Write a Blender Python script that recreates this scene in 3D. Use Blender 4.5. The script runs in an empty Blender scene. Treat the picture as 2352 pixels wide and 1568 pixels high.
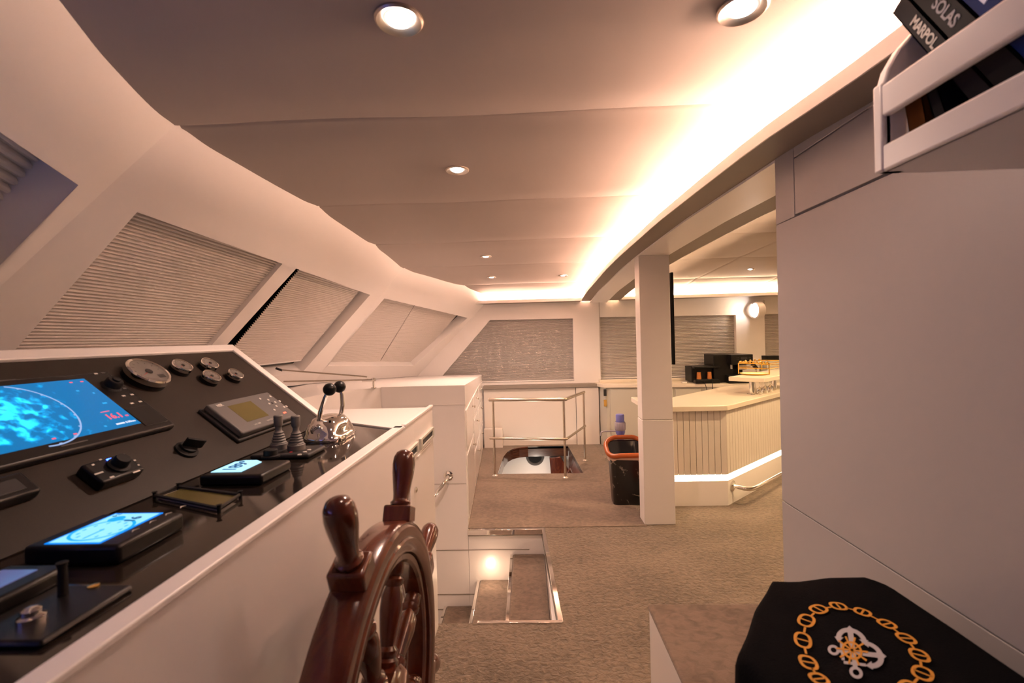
import bpy, bmesh, math, random
from mathutils import Vector, Matrix, noise
from mathutils.geometry import tessellate_polygon
random.seed(7)
PI = math.pi
S = bpy.context.scene
COL = S.collection

# ------------------------------------------------------------------ camera
FPX, YAW, PIT, ROLL, EYE = 1045.0, .0318, -.0081, .0267, 1.5
cy_, sy_ = math.cos(YAW), math.sin(YAW)
FW = Vector((-sy_*math.cos(PIT), cy_*math.cos(PIT), math.sin(PIT)))
R0 = Vector((cy_, sy_, 0)); U0 = R0.cross(FW)
RT = math.cos(ROLL)*R0 - math.sin(ROLL)*U0
UP = math.sin(ROLL)*R0 + math.cos(ROLL)*U0
cd = bpy.data.cameras.new('camera'); cam = bpy.data.objects.new('camera', cd); COL.objects.link(cam)
cam.matrix_world = Matrix(((RT.x, UP.x, -FW.x, 0), (RT.y, UP.y, -FW.y, 0), (RT.z, UP.z, -FW.z, EYE), (0, 0, 0, 1)))
cd.sensor_width = 36; cd.lens = FPX/2352*36; cd.clip_start = .01
cd.dof.use_dof = True; cd.dof.focus_distance = 3.2; cd.dof.aperture_fstop = 4.0
S.camera = cam

# ------------------------------------------------------------------ exposure, world
S.view_settings.view_transform = 'Standard'; S.view_settings.look = 'None'
S.view_settings.gamma = 1; S.view_settings.use_curve_mapping = False
S.view_settings.exposure = 1.42
W = bpy.data.worlds.new('world'); S.world = W; W.use_nodes = True
W.node_tree.nodes['Background'].inputs[0].default_value = (.004, .004, .005, 1)
W.node_tree.nodes['Background'].inputs[1].default_value = 1

WARM = (1, .60, .43)
GOLD = (1, .66, .33)      # bar lamps
LED_W, DOWN_W, SPOT_W = 138.0, 3.2, 36

# ------------------------------------------------------------------ pixel measuring helpers (all on true planes of the room)
def ray(px, py): return FW + RT*((px-1176)/FPX) - UP*((py-784)/FPX)
def at(px, py, ax, v):
    d = ray(px, py); o = (0, 0, EYE); i = 'xyz'.index(ax); t = (v-o[i])/d[i]
    return Vector((0, 0, EYE)) + t*d
SY = [-3, 0, 1.0, 1.2, 1.5, 2, 2.6, 3.4, 3.8, 4.3, 4.7, 5.6, 6.4, 9]
SZ = [1.97, 2.02, 2.06, 2.075, 2.10, 2.115, 2.13, 2.128, 2.125, 2.112, 2.09, 2.045, 1.97, 1.7]
def zs(y):
    for i in range(len(SY)-1):
        if y <= SY[i+1]:
            t = (y-SY[i])/(SY[i+1]-SY[i]); return SZ[i]+t*(SZ[i+1]-SZ[i])
    return SZ[-1]
def zc(y): return zs(y)+.12

# ------------------------------------------------------------------ materials
def mat(name, col, rough=.5, metal=0, emis=None, es=0, bump=0, bscale=50, var=None, vscale=5, coat=0, spec=.5, trans=0, alpha=1, stretch=None, detail=4):
    m = bpy.data.materials.new(name); m.use_nodes = True
    nt = m.node_tree; b = nt.nodes['Principled BSDF']
    b.inputs['Base Color'].default_value = (*col, 1); b.inputs['Roughness'].default_value = rough
    b.inputs['Metallic'].default_value = metal; b.inputs['Coat Weight'].default_value = coat
    b.inputs['Coat Roughness'].default_value = .08
    b.inputs['Specular IOR Level'].default_value = spec
    b.inputs['Transmission Weight'].default_value = trans; b.inputs['Alpha'].default_value = alpha
    if emis: b.inputs['Emission Color'].default_value = (*emis, 1); b.inputs['Emission Strength'].default_value = es
    if bump or var:
        tc = nt.nodes.new('ShaderNodeTexCoord'); mp = nt.nodes.new('ShaderNodeMapping')
        nt.links.new(tc.outputs['Object'], mp.inputs[0])
        if stretch: mp.inputs['Scale'].default_value = stretch
    if bump:
        n = nt.nodes.new('ShaderNodeTexNoise'); n.inputs['Scale'].default_value = bscale; n.inputs['Detail'].default_value = detail
        nt.links.new(mp.outputs[0], n.inputs['Vector'])
        bp = nt.nodes.new('ShaderNodeBump'); bp.inputs['Strength'].default_value = min(bump, 1); bp.inputs['Distance'].default_value = .02*max(bump, 1) if bump > 1 else .01
        nt.links.new(n.outputs[0], bp.inputs['Height']); nt.links.new(bp.outputs[0], b.inputs['Normal'])
    if var:
        n2 = nt.nodes.new('ShaderNodeTexNoise'); n2.inputs['Scale'].default_value = vscale; n2.inputs['Detail'].default_value = 5
        nt.links.new(mp.outputs[0], n2.inputs['Vector'])
        mx = nt.nodes.new('ShaderNodeMix'); mx.data_type = 'RGBA'
        mx.inputs[6].default_value = (*col, 1); mx.inputs[7].default_value = (*var, 1)
        rp = nt.nodes.new('ShaderNodeMapRange'); rp.inputs[1].default_value = .38; rp.inputs[2].default_value = .62
        nt.links.new(n2.outputs[0], rp.inputs[0]); nt.links.new(rp.outputs[0], mx.inputs[0]); nt.links.new(mx.outputs[2], b.inputs['Base Color'])
    return m

M = {}
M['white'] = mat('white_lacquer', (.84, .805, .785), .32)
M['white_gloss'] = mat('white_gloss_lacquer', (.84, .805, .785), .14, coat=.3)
M['panelling'] = mat('darker_panelling', (.37, .36, .37), .34)  # one even grey, darker than the white lacquer
M['cream'] = mat('cream_panel', (.70, .64, .58), .45)
M['cabinet'] = mat('sage_white_cabinet', (.55, .53, .46), .4)
M['ceiling'] = mat('padded_ceiling_fabric', (.37, .315, .28), .7, bump=.10, bscale=4, detail=2)
M['ledge'] = mat('taupe_soffit', (.26, .22, .185), .6)
M['stone'] = mat('beige_worktop', (.80, .72, .60), .25)
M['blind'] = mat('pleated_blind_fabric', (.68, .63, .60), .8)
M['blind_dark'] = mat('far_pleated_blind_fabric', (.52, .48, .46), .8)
M['night'] = mat('night_glass', (.006, .006, .008), .08)
M['console_black'] = mat('textured_black_panel', (.017, .012, .009), .5, bump=.10, bscale=900, var=(.024, .018, .013), vscale=700, spec=.22)
M['gloss_black'] = mat('gloss_black_panel', (.014, .010, .008), .07, var=(.018, .013, .010), vscale=600, spec=.45)
M['black'] = mat('black_plastic', (.007, .0065, .0065), .35, spec=.25)
M['matte_black'] = mat('matte_black_plastic', (.007, .007, .0075), .6, spec=.2)
M['dark_grey'] = mat('dark_grey_plastic', (.028, .027, .027), .5, spec=.3)
M['grey'] = mat('grey_plastic', (.105, .10, .098), .5, spec=.3)
M['rubber'] = mat('grey_rubber', (.14, .13, .12), .6)
M['lcd'] = mat('unlit_lcd', (.10, .085, .025), .25)
M['print'] = mat('light_print', (.6, .57, .52), .5)
M['chrome'] = mat('chrome', (.85, .82, .78), .06, 1)
M['steel'] = mat('brushed_steel', (.62, .56, .48), .25, 1)
M['dial'] = mat('cream_dial', (.34, .31, .28), .4)
M['glass'] = mat('clear_glass', (1, 1, 1), .02, trans=1)
M['red_led'] = mat('red_led', (.5, .02, .01), .4, emis=(1, .06, .03), es=2.0)
M['blue_led'] = mat('blue_led', (.02, .05, .9), .4, emis=(.02, .06, 1), es=8)
M['red_print'] = mat('red_print', (.6, .04, .04), .5)
M['led'] = mat('led_strip', (1, .9, .8), .5, emis=WARM, es=LED_W)
M['led_end'] = mat('end_led_strip', (1, .9, .8), .5, emis=WARM, es=LED_W*.75)
M['led_bar'] = mat('bar_led_strip', (1, .9, .8), .5, emis=(1, .68, .42), es=210)
M['led_kick'] = mat('plinth_led_strip', (1, .9, .8), .5, emis=(1, .70, .42), es=9)
M['lens'] = mat('lit_lens', (1, .95, .9), .5, emis=(1, .86, .78), es=12)
M['trim_ring'] = mat('satin_ring', (.60, .52, .44), .35, 1)
M['navy'] = mat('navy_cloth', (.0035, .0035, .0045), .95, bump=.4, bscale=350, spec=.06)
M['gold_print'] = mat('gold_print', (.62, .29, .03), .6)
M['silver_print'] = mat('silver_print', (.42, .42, .46), .6)
M['orange'] = mat('orange_plastic', (.34, .075, .012), .3)
M['bag_plastic'] = mat('pale_bin_liner', (.60, .42, .32), .4)
M['red'] = mat('red_enamel', (.50, .015, .012), .25)
M['blue_cap'] = mat('violet_blue_plastic', (.17, .18, .52), .3)
M['blue_neck'] = mat('deep_blue_plastic', (.02, .07, .35), .3)
M['pale_plastic'] = mat('translucent_plastic', (.50, .45, .52), .25, trans=.3)
M['sack'] = mat('cream_cloth', (.62, .52, .45), .9, bump=.5, bscale=60)
M['brass'] = mat('polished_brass', (.95, .62, .16), .15, 1)
M['yellow'] = mat('yellow_tray', (.85, .50, .03), .3)
M['copper'] = mat('copper_plastic', (.60, .22, .06), .3, .4)
M['tan'] = mat('brown_cover', (.16, .055, .008), .6, spec=.15)
M['teal'] = mat('teal_cover', (.02, .25, .28), .5)
M['book_black'] = mat('charcoal_cover', (.014, .014, .016), .6, spec=.15)
M['book_dark'] = mat('slate_cover', (.012, .011, .016), .6, spec=.15)
M['book_blue'] = mat('blue_cover', (.002, .022, .16), .6, spec=.12)
M['book_sky'] = mat('bright_blue_cover', (.002, .06, .30), .6, spec=.12)
M['paper'] = mat('page_edge', (.6, .55, .45), .8)
M['teak_dark'] = mat('dark_wood', (.07, .025, .012), .25, var=(.04, .014, .007), vscale=8, stretch=(1, 1, 8), coat=.3)

def wood_mat():
    m = mat('varnished_mahogany', (.10, .022, .010), .22, coat=.7, spec=.3)
    nt = m.node_tree; b = nt.nodes['Principled BSDF']
    tc = nt.nodes.new('ShaderNodeTexCoord'); mp = nt.nodes.new('ShaderNodeMapping'); mp.inputs['Scale'].default_value = (3, 1, 1)
    w = nt.nodes.new('ShaderNodeTexNoise'); w.inputs['Scale'].default_value = 5; w.inputs['Detail'].default_value = 3; w.inputs['Distortion'].default_value = 1.5
    cr = nt.nodes.new('ShaderNodeValToRGB')
    cr.color_ramp.elements[0].position = .35; cr.color_ramp.elements[0].color = (.070, .014, .007, 1)
    cr.color_ramp.elements[1].position = .7; cr.color_ramp.elements[1].color = (.135, .034, .013, 1)
    nt.links.new(tc.outputs['Object'], mp.inputs[0]); nt.links.new(mp.outputs[0], w.inputs[0]); nt.links.new(w.outputs[0], cr.inputs[0]); nt.links.new(cr.outputs[0], b.inputs['Base Color'])
    return m
M['mahogany'] = wood_mat()

def carpet_mat(name, c1, c2, lump, strength):
    m = bpy.data.materials.new(name); m.use_nodes = True; nt = m.node_tree; b = nt.nodes['Principled BSDF']
    b.inputs['Roughness'].default_value = .95; b.inputs['Specular IOR Level'].default_value = .1
    b.inputs['Sheen Weight'].default_value = .25
    tc = nt.nodes.new('ShaderNodeTexCoord')
    mp = nt.nodes.new('ShaderNodeMapping'); mp.inputs['Scale'].default_value = (1, 1.3, 1)
    nt.links.new(tc.outputs['Object'], mp.inputs[0])
    n1 = nt.nodes.new('ShaderNodeTexNoise'); n1.inputs['Scale'].default_value = lump; n1.inputs['Detail'].default_value = 5; n1.inputs['Distortion'].default_value = .7
    n2 = nt.nodes.new('ShaderNodeTexNoise'); n2.inputs['Scale'].default_value = 2.2; n2.inputs['Detail'].default_value = 6
    n3 = nt.nodes.new('ShaderNodeTexNoise'); n3.inputs['Scale'].default_value = 400; n3.inputs['Detail'].default_value = 3
    for n in (n1, n2, n3): nt.links.new(mp.outputs[0], n.inputs['Vector'])
    mx = nt.nodes.new('ShaderNodeMix'); mx.data_type = 'RGBA'; mx.inputs[6].default_value = (*c1, 1); mx.inputs[7].default_value = (*c2, 1)  # darker crevices and soft pile shading put into the base colour
    ad = nt.nodes.new('ShaderNodeMath'); ad.operation = 'MULTIPLY_ADD'; ad.inputs[1].default_value = .6
    nt.links.new(n1.outputs[0], ad.inputs[0])
    ml = nt.nodes.new('ShaderNodeMath'); ml.operation = 'MULTIPLY'; ml.inputs[1].default_value = .4; nt.links.new(n2.outputs[0], ml.inputs[0]); nt.links.new(ml.outputs[0], ad.inputs[2])
    rp = nt.nodes.new('ShaderNodeMapRange'); rp.inputs[1].default_value = .38; rp.inputs[2].default_value = .6
    nt.links.new(ad.outputs[0], rp.inputs[0]); nt.links.new(rp.outputs[0], mx.inputs[0]); nt.links.new(mx.outputs[2], b.inputs['Base Color'])
    b1 = nt.nodes.new('ShaderNodeBump'); b1.inputs['Strength'].default_value = strength; b1.inputs['Distance'].default_value = .022
    b2 = nt.nodes.new('ShaderNodeBump'); b2.inputs['Strength'].default_value = .5; b2.inputs['Distance'].default_value = .004
    nt.links.new(n1.outputs[0], b1.inputs['Height']); nt.links.new(n3.outputs[0], b2.inputs['Height'])
    nt.links.new(b1.outputs[0], b2.inputs['Normal']); nt.links.new(b2.outputs[0], b.inputs['Normal'])
    return m
M['carpet'] = carpet_mat('shaggy_carpet', (.125, .094, .068), (.232, .174, .128), 36, .9)
M['carpet2'] = carpet_mat('smooth_carpet', (.135, .096, .070), (.225, .164, .121), 30, .14)

def marble_mat():
    m = bpy.data.materials.new('black_marble_print'); m.use_nodes = True; nt = m.node_tree; b = nt.nodes['Principled BSDF']
    b.inputs['Roughness'].default_value = .3
    tc = nt.nodes.new('ShaderNodeTexCoord'); n = nt.nodes.new('ShaderNodeTexNoise'); n.inputs['Scale'].default_value = 7; n.inputs['Detail'].default_value = 5
    mp = nt.nodes.new('ShaderNodeMapping'); mp.inputs['Rotation'].default_value = (0, .8, 0)
    v = nt.nodes.new('ShaderNodeTexWave'); v.inputs['Scale'].default_value = 3.2; v.inputs['Distortion'].default_value = 14; v.inputs['Detail'].default_value = 4; v.inputs['Detail Scale'].default_value = 1.6
    nt.links.new(tc.outputs['Object'], mp.inputs[0]); nt.links.new(mp.outputs[0], v.inputs[0]); nt.links.new(tc.outputs['Object'], n.inputs[0])
    cr = nt.nodes.new('ShaderNodeValToRGB'); cr.color_ramp.elements[0].position = .90; cr.color_ramp.elements[0].color = (0, 0, 0, 1); cr.color_ramp.elements[1].position = .995; cr.color_ramp.elements[1].color = (1, 1, 1, 1)
    c2 = nt.nodes.new('ShaderNodeValToRGB'); c2.color_ramp.elements[0].position = .5; c2.color_ramp.elements[1].position = .62
    mu = nt.nodes.new('ShaderNodeMath'); mu.operation = 'MULTIPLY'
    nt.links.new(v.outputs[1], cr.inputs[0]); nt.links.new(n.outputs[0], c2.inputs[0]); nt.links.new(cr.outputs[0], mu.inputs[0]); nt.links.new(c2.outputs[0], mu.inputs[1])
    mx = nt.nodes.new('ShaderNodeMix'); mx.data_type = 'RGBA'; mx.inputs[6].default_value = (.008, .007, .006, 1); mx.inputs[7].default_value = (.5, .42, .36, 1)
    nt.links.new(mu.outputs[0], mx.inputs[0]); nt.links.new(mx.outputs[2], b.inputs['Base Color'])
    return m
M['marble'] = marble_mat()

def radar_mat():
    # lit radar picture: deep blue sea with cyan echoes (object space: x right, y up, metres)
    m = bpy.data.materials.new('radar_picture'); m.use_nodes = True; nt = m.node_tree; b = nt.nodes['Principled BSDF']
    b.inputs['Base Color'].default_value = (.004, .004, .005, 1); b.inputs['Roughness'].default_value = .3; b.inputs['Specular IOR Level'].default_value = .1
    tc = nt.nodes.new('ShaderNodeTexCoord'); n = nt.nodes.new('ShaderNodeTexNoise'); n.inputs['Scale'].default_value = 38; n.inputs['Detail'].default_value = 7; n.inputs['Distortion'].default_value = .3
    nt.links.new(tc.outputs['Object'], n.inputs[0])
    vm = nt.nodes.new('ShaderNodeVectorMath'); vm.operation = 'DISTANCE'; vm.inputs[1].default_value = (-.23, .01, 0)
    nt.links.new(tc.outputs['Object'], vm.inputs[0])
    mr = nt.nodes.new('ShaderNodeMapRange'); mr.inputs[1].default_value = .03; mr.inputs[2].default_value = .16; mr.inputs[3].default_value = .09; mr.inputs[4].default_value = -.20
    nt.links.new(vm.outputs[1], mr.inputs[0])
    ad = nt.nodes.new('ShaderNodeMath'); ad.operation = 'ADD'; nt.links.new(n.outputs[0], ad.inputs[0]); nt.links.new(mr.outputs[0], ad.inputs[1])
    cr = nt.nodes.new('ShaderNodeValToRGB'); e = cr.color_ramp.elements
    e[0].position = .47; e[0].color = (.0, .115, .30, 1); e[1].position = .66; e[1].color = (.03, .75, 1, 1)
    k = cr.color_ramp.elements.new(.56); k.color = (.0, .26, .60, 1)
    nt.links.new(ad.outputs[0], cr.inputs[0]); nt.links.new(cr.outputs[0], b.inputs['Emission Color']); b.inputs['Emission Strength'].default_value = .62
    return m
M['radar'] = radar_mat()
M['screen_cyan'] = mat('lit_cyan_screen', (.005, .005, .005), .3, spec=.1, emis=(.30, .74, 1), es=.46)
M['screen_white'] = mat('lit_pale_screen', (.005, .005, .005), .3, spec=.1, emis=(.42, .80, 1), es=.52)
M['screen_edge'] = mat('lit_blue_edge', (.005, .005, .005), .3, spec=.1, emis=(.0, .20, .85), es=.6)
M['ink_blue'] = mat('blue_screen_figures', (.01, .02, .05), .3, emis=(.01, .16, .42), es=.22)
M['cyan_line'] = mat('cyan_screen_lines', (.01, .02, .05), .3, emis=(.0, .40, .85), es=.42)
M['ring_line'] = mat('pale_screen_line', (.02, .02, .02), .3, spec=.1, emis=(.30, .42, .70), es=.45)
M['pink_fig'] = mat('pink_screen_figures', (.02, .02, .02), .3, spec=.1, emis=(1, .12, .18), es=.42)
M['white_fig'] = mat('white_screen_figures', (.02, .02, .02), .3, spec=.1, emis=(.8, .85, 1), es=.4)
M['chart_blue'] = mat('chart_picture', (.02, .02, .03), .3, emis=(.20, .26, 1), es=1.3)
M['dim_screen'] = mat('dim_screen', (.03, .025, .045), .15, emis=(.05, .05, .12), es=.7)

# ------------------------------------------------------------------ mesh builder
ORG = {}
class MB:
    def __init__(s, mtx=None): s.bm = bmesh.new(); s.m = mtx or Matrix.Identity(4)
    def v(s, p): return s.bm.verts.new(s.m @ Vector(p))
    def face(s, pts):
        try: return s.bm.faces.new([s.v(p) for p in pts])
        except Exception: return None
    def box(s, a, b):
        x0, y0, z0 = a; x1, y1, z1 = b
        p = [s.v(q) for q in ((x0, y0, z0), (x1, y0, z0), (x1, y1, z0), (x0, y1, z0), (x0, y0, z1), (x1, y0, z1), (x1, y1, z1), (x0, y1, z1))]
        for f in ((3, 2, 1, 0), (4, 5, 6, 7), (0, 1, 5, 4), (1, 2, 6, 5), (2, 3, 7, 6), (3, 0, 4, 7)): s.bm.faces.new([p[i] for i in f])
        return s
    def prism(s, pts, vec):
        vec = Vector(vec); a = [s.v(p) for p in pts]; b = [s.v(Vector(p)+vec) for p in pts]; n = len(pts)
        s.bm.faces.new(a[::-1]); s.bm.faces.new(b)
        for i in range(n): s.bm.faces.new([a[i], a[(i+1) % n], b[(i+1) % n], b[i]])
        return s
    def tube(s, pts, r, seg=12, cap=True, closed=False):
        pts = [Vector(p) for p in pts]; n = len(pts); rings = []
        rr = r if isinstance(r, (list, tuple)) else [r]*n
        up = None
        for i, p in enumerate(pts):
            if closed: t = (pts[(i+1) % n]-pts[i-1])
            else: t = (pts[min(i+1, n-1)]-pts[max(i-1, 0)])
            t.normalize()
            if up is None:
                up = Vector((0, 0, 1)) if abs(t.z) < .9 else Vector((1, 0, 0))
            up = (up - t*up.dot(t)).normalized(); w = t.cross(up)
            rings.append([s.v(p+rr[i]*(math.cos(2*PI*k/seg)*up+math.sin(2*PI*k/seg)*w)) for k in range(seg)])
        for i in range(n if closed else n-1):
            A, B = rings[i], rings[(i+1) % n]
            for k in range(seg): s.bm.faces.new([A[k], A[(k+1) % seg], B[(k+1) % seg], B[k]])
        if cap and not closed: s.bm.faces.new(rings[0][::-1]); s.bm.faces.new(rings[-1])
        return s
    def lathe(s, prof, o=(0, 0, 0), axis=(0, 0, 1), seg=32, a0=0, a1=2*PI):
        # prof: list of (radius, height)
        o = Vector(o); ax = Vector(axis).normalized(); u = Vector((1, 0, 0)) if abs(ax.x) < .9 else Vector((0, 1, 0))
        u = (u-ax*u.dot(ax)).normalized(); w = ax.cross(u); rings = []
        full = abs(a1-a0-2*PI) < 1e-6
        for r, h in prof:
            if r < 1e-6: rings.append([s.v(o+ax*h)]); continue
            rings.append([s.v(o+ax*h+r*(math.cos(a0+(a1-a0)*k/seg)*u+math.sin(a0+(a1-a0)*k/seg)*w)) for k in range(seg if full else seg+1)])
        for A, B in zip(rings, rings[1:]):
            m = max(len(A), len(B)); rng = range(m) if full else range(m-1)
            for k in rng:
                k2 = (k+1) % m
                if len(A) == 1: f = [A[0], B[k2], B[k]]
                elif len(B) == 1: f = [A[k], A[k2], B[0]]
                else: f = [A[k], A[k2], B[k2], B[k]]
                try: s.bm.faces.new(f)
                except Exception: pass
        return s
    def poly(s, outer, holes, fmap, off, both=True):
        # planar polygon with holes, thickness off; fmap(a, b, d) -> 3D
        loops = [outer]+holes; flat = [q for l in loops for q in l]
        tri = tessellate_polygon([[Vector((a, b, 0)) for a, b in l] for l in loops])
        f0 = [s.v(fmap(a, b, 0)) for a, b in flat]
        for t in tri:
            try: s.bm.faces.new([f0[i] for i in t])
            except Exception: pass
        if off:
            f1 = [s.v(fmap(a, b, off)) for a, b in flat]
            for t in tri:
                try: s.bm.faces.new([f1[i] for i in t[::-1]])
                except Exception: pass
            k = 0
            for l in loops:
                n = len(l)
                for i in range(n):
                    try: s.bm.faces.new([f0[k+i], f0[k+(i+1) % n], f1[k+(i+1) % n], f1[k+i]])
                    except Exception: pass
                k += n
        return s
    def build(s, name, m, parent=None, smooth=40, bevel=0, bseg=2, solid=0, org=None, sub=0):
        bmesh.ops.recalc_face_normals(s.bm, faces=s.bm.faces[:])
        me = bpy.data.meshes.new(name); s.bm.to_mesh(me); s.bm.free()
        if parent is not None: o0 = ORG[parent.name_full]
        elif org is not None: o0 = Vector(org)
        else:
            xs = [v.co for v in me.vertices]
            o0 = Vector(((min(p.x for p in xs)+max(p.x for p in xs))/2, (min(p.y for p in xs)+max(p.y for p in xs))/2, min(p.z for p in xs)))
        me.transform(Matrix.Translation(-o0))
        me.materials.append(m if not isinstance(m, str) else M[m])
        o = bpy.data.objects.new(name, me); COL.objects.link(o)
        if parent is not None: o.parent = parent
        else: o.location = o0
        ORG[o.name_full] = o0
        if bevel:
            bv = o.modifiers.new('bevel', 'BEVEL'); bv.width = bevel; bv.segments = bseg; bv.limit_method = 'ANGLE'; bv.angle_limit = math.radians(40); bv.harden_normals = False
        if sub:
            sb = o.modifiers.new('sub', 'SUBSURF'); sb.levels = sub; sb.render_levels = sub
        if smooth:
            for p in me.polygons: p.use_smooth = True
            me.set_sharp_from_angle(angle=math.radians(smooth))
        return o

def tag(o, label=None, cat=None, group=None, kind=None):
    if label: o['label'] = label
    if cat: o['category'] = cat
    if group: o['group'] = group
    if kind: o['kind'] = kind
    return o
def thing(name, loc, label, cat, group=None):
    o = bpy.data.objects.new(name, None); COL.objects.link(o); o.location = loc; o.empty_display_size = .05
    ORG[o.name_full] = Vector(loc); return tag(o, label, cat, group)
def struct(o): o['kind'] = 'structure'; return o
def dup(root, loc, label, group=None, rz=0):
    r = root.copy(); COL.objects.link(r); r.location = loc; r.rotation_euler = (0, 0, rz); r['label'] = label
    if group: r['group'] = group
    for ch in list(root.children):
        c = ch.copy(); COL.objects.link(c); c.parent = r
        for g in list(ch.children):
            d = g.copy(); COL.objects.link(d); d.parent = c
    return r
def text(s, size, mtx, m, parent, name='lettering', ext=.0004, align='CENTER', bold=0):
    cu = bpy.data.curves.new('txt', 'FONT'); cu.body = s; cu.size = size; cu.extrude = ext; cu.align_x = align; cu.align_y = 'CENTER'; cu.offset = bold; cu.resolution_u = 3
    to = bpy.data.objects.new('txt', cu); COL.objects.link(to)
    dg = bpy.context.evaluated_depsgraph_get(); me = bpy.data.meshes.new_from_object(to.evaluated_get(dg))
    bpy.data.objects.remove(to); bpy.data.curves.remove(cu)
    me.transform(mtx); me.transform(Matrix.Translation(-ORG[parent.name_full])); me.materials.clear(); me.materials.append(M[m])
    o = bpy.data.objects.new(name, me); COL.objects.link(o); o.parent = parent; ORG[o.name_full] = ORG[parent.name_full]
    return o
def frame(o, x, y, z): # matrix from axes
    x, y, z = Vector(x), Vector(y), Vector(z)
    return Matrix(((x.x, y.x, z.x, o[0]), (x.y, y.y, z.y, o[1]), (x.z, y.z, z.z, o[2]), (0, 0, 0, 1)))

# ================================================================== SETTING
# raked front wall facets: X = X0 - m*Y - k*(1.9 - z)
RAKE = .9
class Facet:
    def __init__(s, X0, m): s.X0, s.m = X0, m; s.k = RAKE*math.sqrt(1+m*m); s.n = math.sqrt(1+m*m+s.k*s.k)
    def p(s, y, z, off=0): return Vector((s.X0-off*s.n - s.m*y - s.k*(1.9-z), y, z))
    def pn(s, y, z, off=0): return s.p(y, z)-s.N()*off
    def hit(s, px, py, off=0):
        d = ray(px, py); X0 = s.X0-off*s.n
        t = (X0-s.k*(1.9-EYE))/(d.x+s.m*d.y-s.k*d.z); return Vector((0, 0, EYE))+t*d
    def N(s): return Vector((1, s.m, -s.k)).normalized()
F0, F1, F2 = Facet(-.715, .5), Facet(-1.36, .03), Facet(-3.54, -.45)
def foldy(a, b, z): return (b.X0-a.X0+(a.k-b.k)*(1.9-z))/(b.m-a.m)
def dashz(y): return 1.135 if y < 3.56 else 1.135-.145*(y-3.56)/2.84

# --- floor with the two stair openings
hA = [(-.50, 2.38), (.127, 2.38), (.078, 3.56), (-.50, 3.56)]
hB = [(-.36, 5.00), (.585, 4.97), (.53, 6.20), (-.02, 6.20), (-.14, 6.16), (-.23, 6.08), (-.29, 5.95), (-.33, 5.7)]
fm = lambda a, b, d: (a, b, -d)
b = MB(); b.poly([(-.52, -1.3), (5.2, -1.3), (5.2, 6.45), (.905, 6.45), (.905, 3.575), (.078, 3.575), (.078, 3.56), (.127, 2.38), (-.52, 2.38)], [], fm, .06)
struct(b.build('floor', 'carpet', smooth=0, org=(0, 0, 0)))
b = MB(); b.poly([(-.52, 3.575), (.905, 3.575), (.905, 6.45), (-.75, 6.45)], [hB], lambda a, b_, d: (a, b_, .004-d), .06)
struct(b.build('floor', 'carpet2', smooth=0, org=(0, 0, 0)))
# chrome edging of the openings
t = thing('edge_trim', (0, 2.95, 0), 'polished chrome edging around the near stair opening in the carpet', 'trim')
MB().box((-.50, 3.53, -.035), (.082, 3.562, .006)).build('far_strip', 'chrome', t, bevel=.002)
MB().prism([(.127, 2.38, -.035), (.078, 3.56, -.035), (.105, 3.56, -.035), (.155, 2.38, -.035)], (0, 0, .042)).build('side_strip', 'chrome', t, bevel=.002)
MB().box((-.30, 2.372, -.03), (.15, 2.392, .007)).build('near_strip', 'chrome', t, bevel=.002)
# stairs going down to the left
def step(name, x0, x1, z, lab):
    t = thing(name, ((x0+x1)/2, 2.97, z-.2), lab, 'step')
    MB().box((x0+.015, 2.375, z-.06), (x1, 3.558, z)).build('tread', 'carpet2', t, bevel=.012)
    MB().box((x0, 2.375, z-.195), (x0+.015, 3.558, z-.012)).build('riser', 'white', t)
    MB().box((x0-.006, 2.377, z-.045), (x0+.016, 3.556, z-.004)).build('nosing', 'chrome', t, bevel=.002)
step('stair_step', -.165, .098, -.195, 'uppermost carpeted step in the near stair opening')
step('stair_step', -.43, -.165, -.395, 'middle carpeted step, lit by the small lamp beside it')
step('stair_step', -.70, -.43, -.60, 'lowest visible carpeted step, beside the wheel rim')
step('stair_step', -.95, -.70, -.80, 'deep step at the dark bottom of the near stair')
struct(MB().box((.10, 2.37, -.9), (.16, 3.58, -.06)).build('wall_stair', 'white'))
struct(MB().box((-2.6, 2.30, -1.2), (.16, 2.37, -.061)).build('wall_stair', 'white'))
struct(MB().box((-2.6, 2.3, -1.26), (.16, 3.6, -1.2)).build('floor_lower', 'carpet2'))

# --- ceiling (padded panels, follows the camber)
def ceiling_mesh(name, x0, x1, seams, xs=(), m='ceiling', nx=46, y0=-1.3, y1=6.45, dy=.012):
    b = MB(); bm = b.bm; ys = []
    y = y0
    while y < y1: ys.append(y); y += .03
    for sy in seams: ys += [sy+d for d in (-.02, -.01, -.005, 0, .005, .01, .02)]
    ys = sorted(set(round(q, 4) for q in ys))+[y1]
    xl = [x0+(x1-x0)*i/nx for i in range(nx+1)]
    for q in xs: xl += [q+d for d in (-.02, -.008, 0, .008, .02)]
    xl = sorted(set(round(q, 4) for q in xl)); g = []
    for yy in ys:
        row = []
        for xx in xl:
            z = zc(yy); wob = .004*math.sin(3.1*xx+yy)+.003*math.sin(7.3*xx+2*yy)
            near = min(abs(yy-sy-wob*2) for sy in seams)
            z += .005*math.exp(-(near/.008)**2) - .010*(1-math.exp(-(near/.10)**2)) + .004*noise.noise(Vector((xx*2.2, yy*2.2, 3)))
            if xs:
                nr = min(abs(xx-q) for q in xs); z += .008*math.exp(-(nr/.008)**2)-.004*(1-math.exp(-(nr/.08)**2))
            row.append(bm.verts.new((xx, yy, z)))
        g.append(row)
    for i in range(len(g)-1):
        for j in range(len(xl)-1): bm.faces.new([g[i][j], g[i][j+1], g[i+1][j+1], g[i+1][j]])
    o = b.build(name, m, smooth=60, org=(0, 0, 2)); return struct(o)
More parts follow.
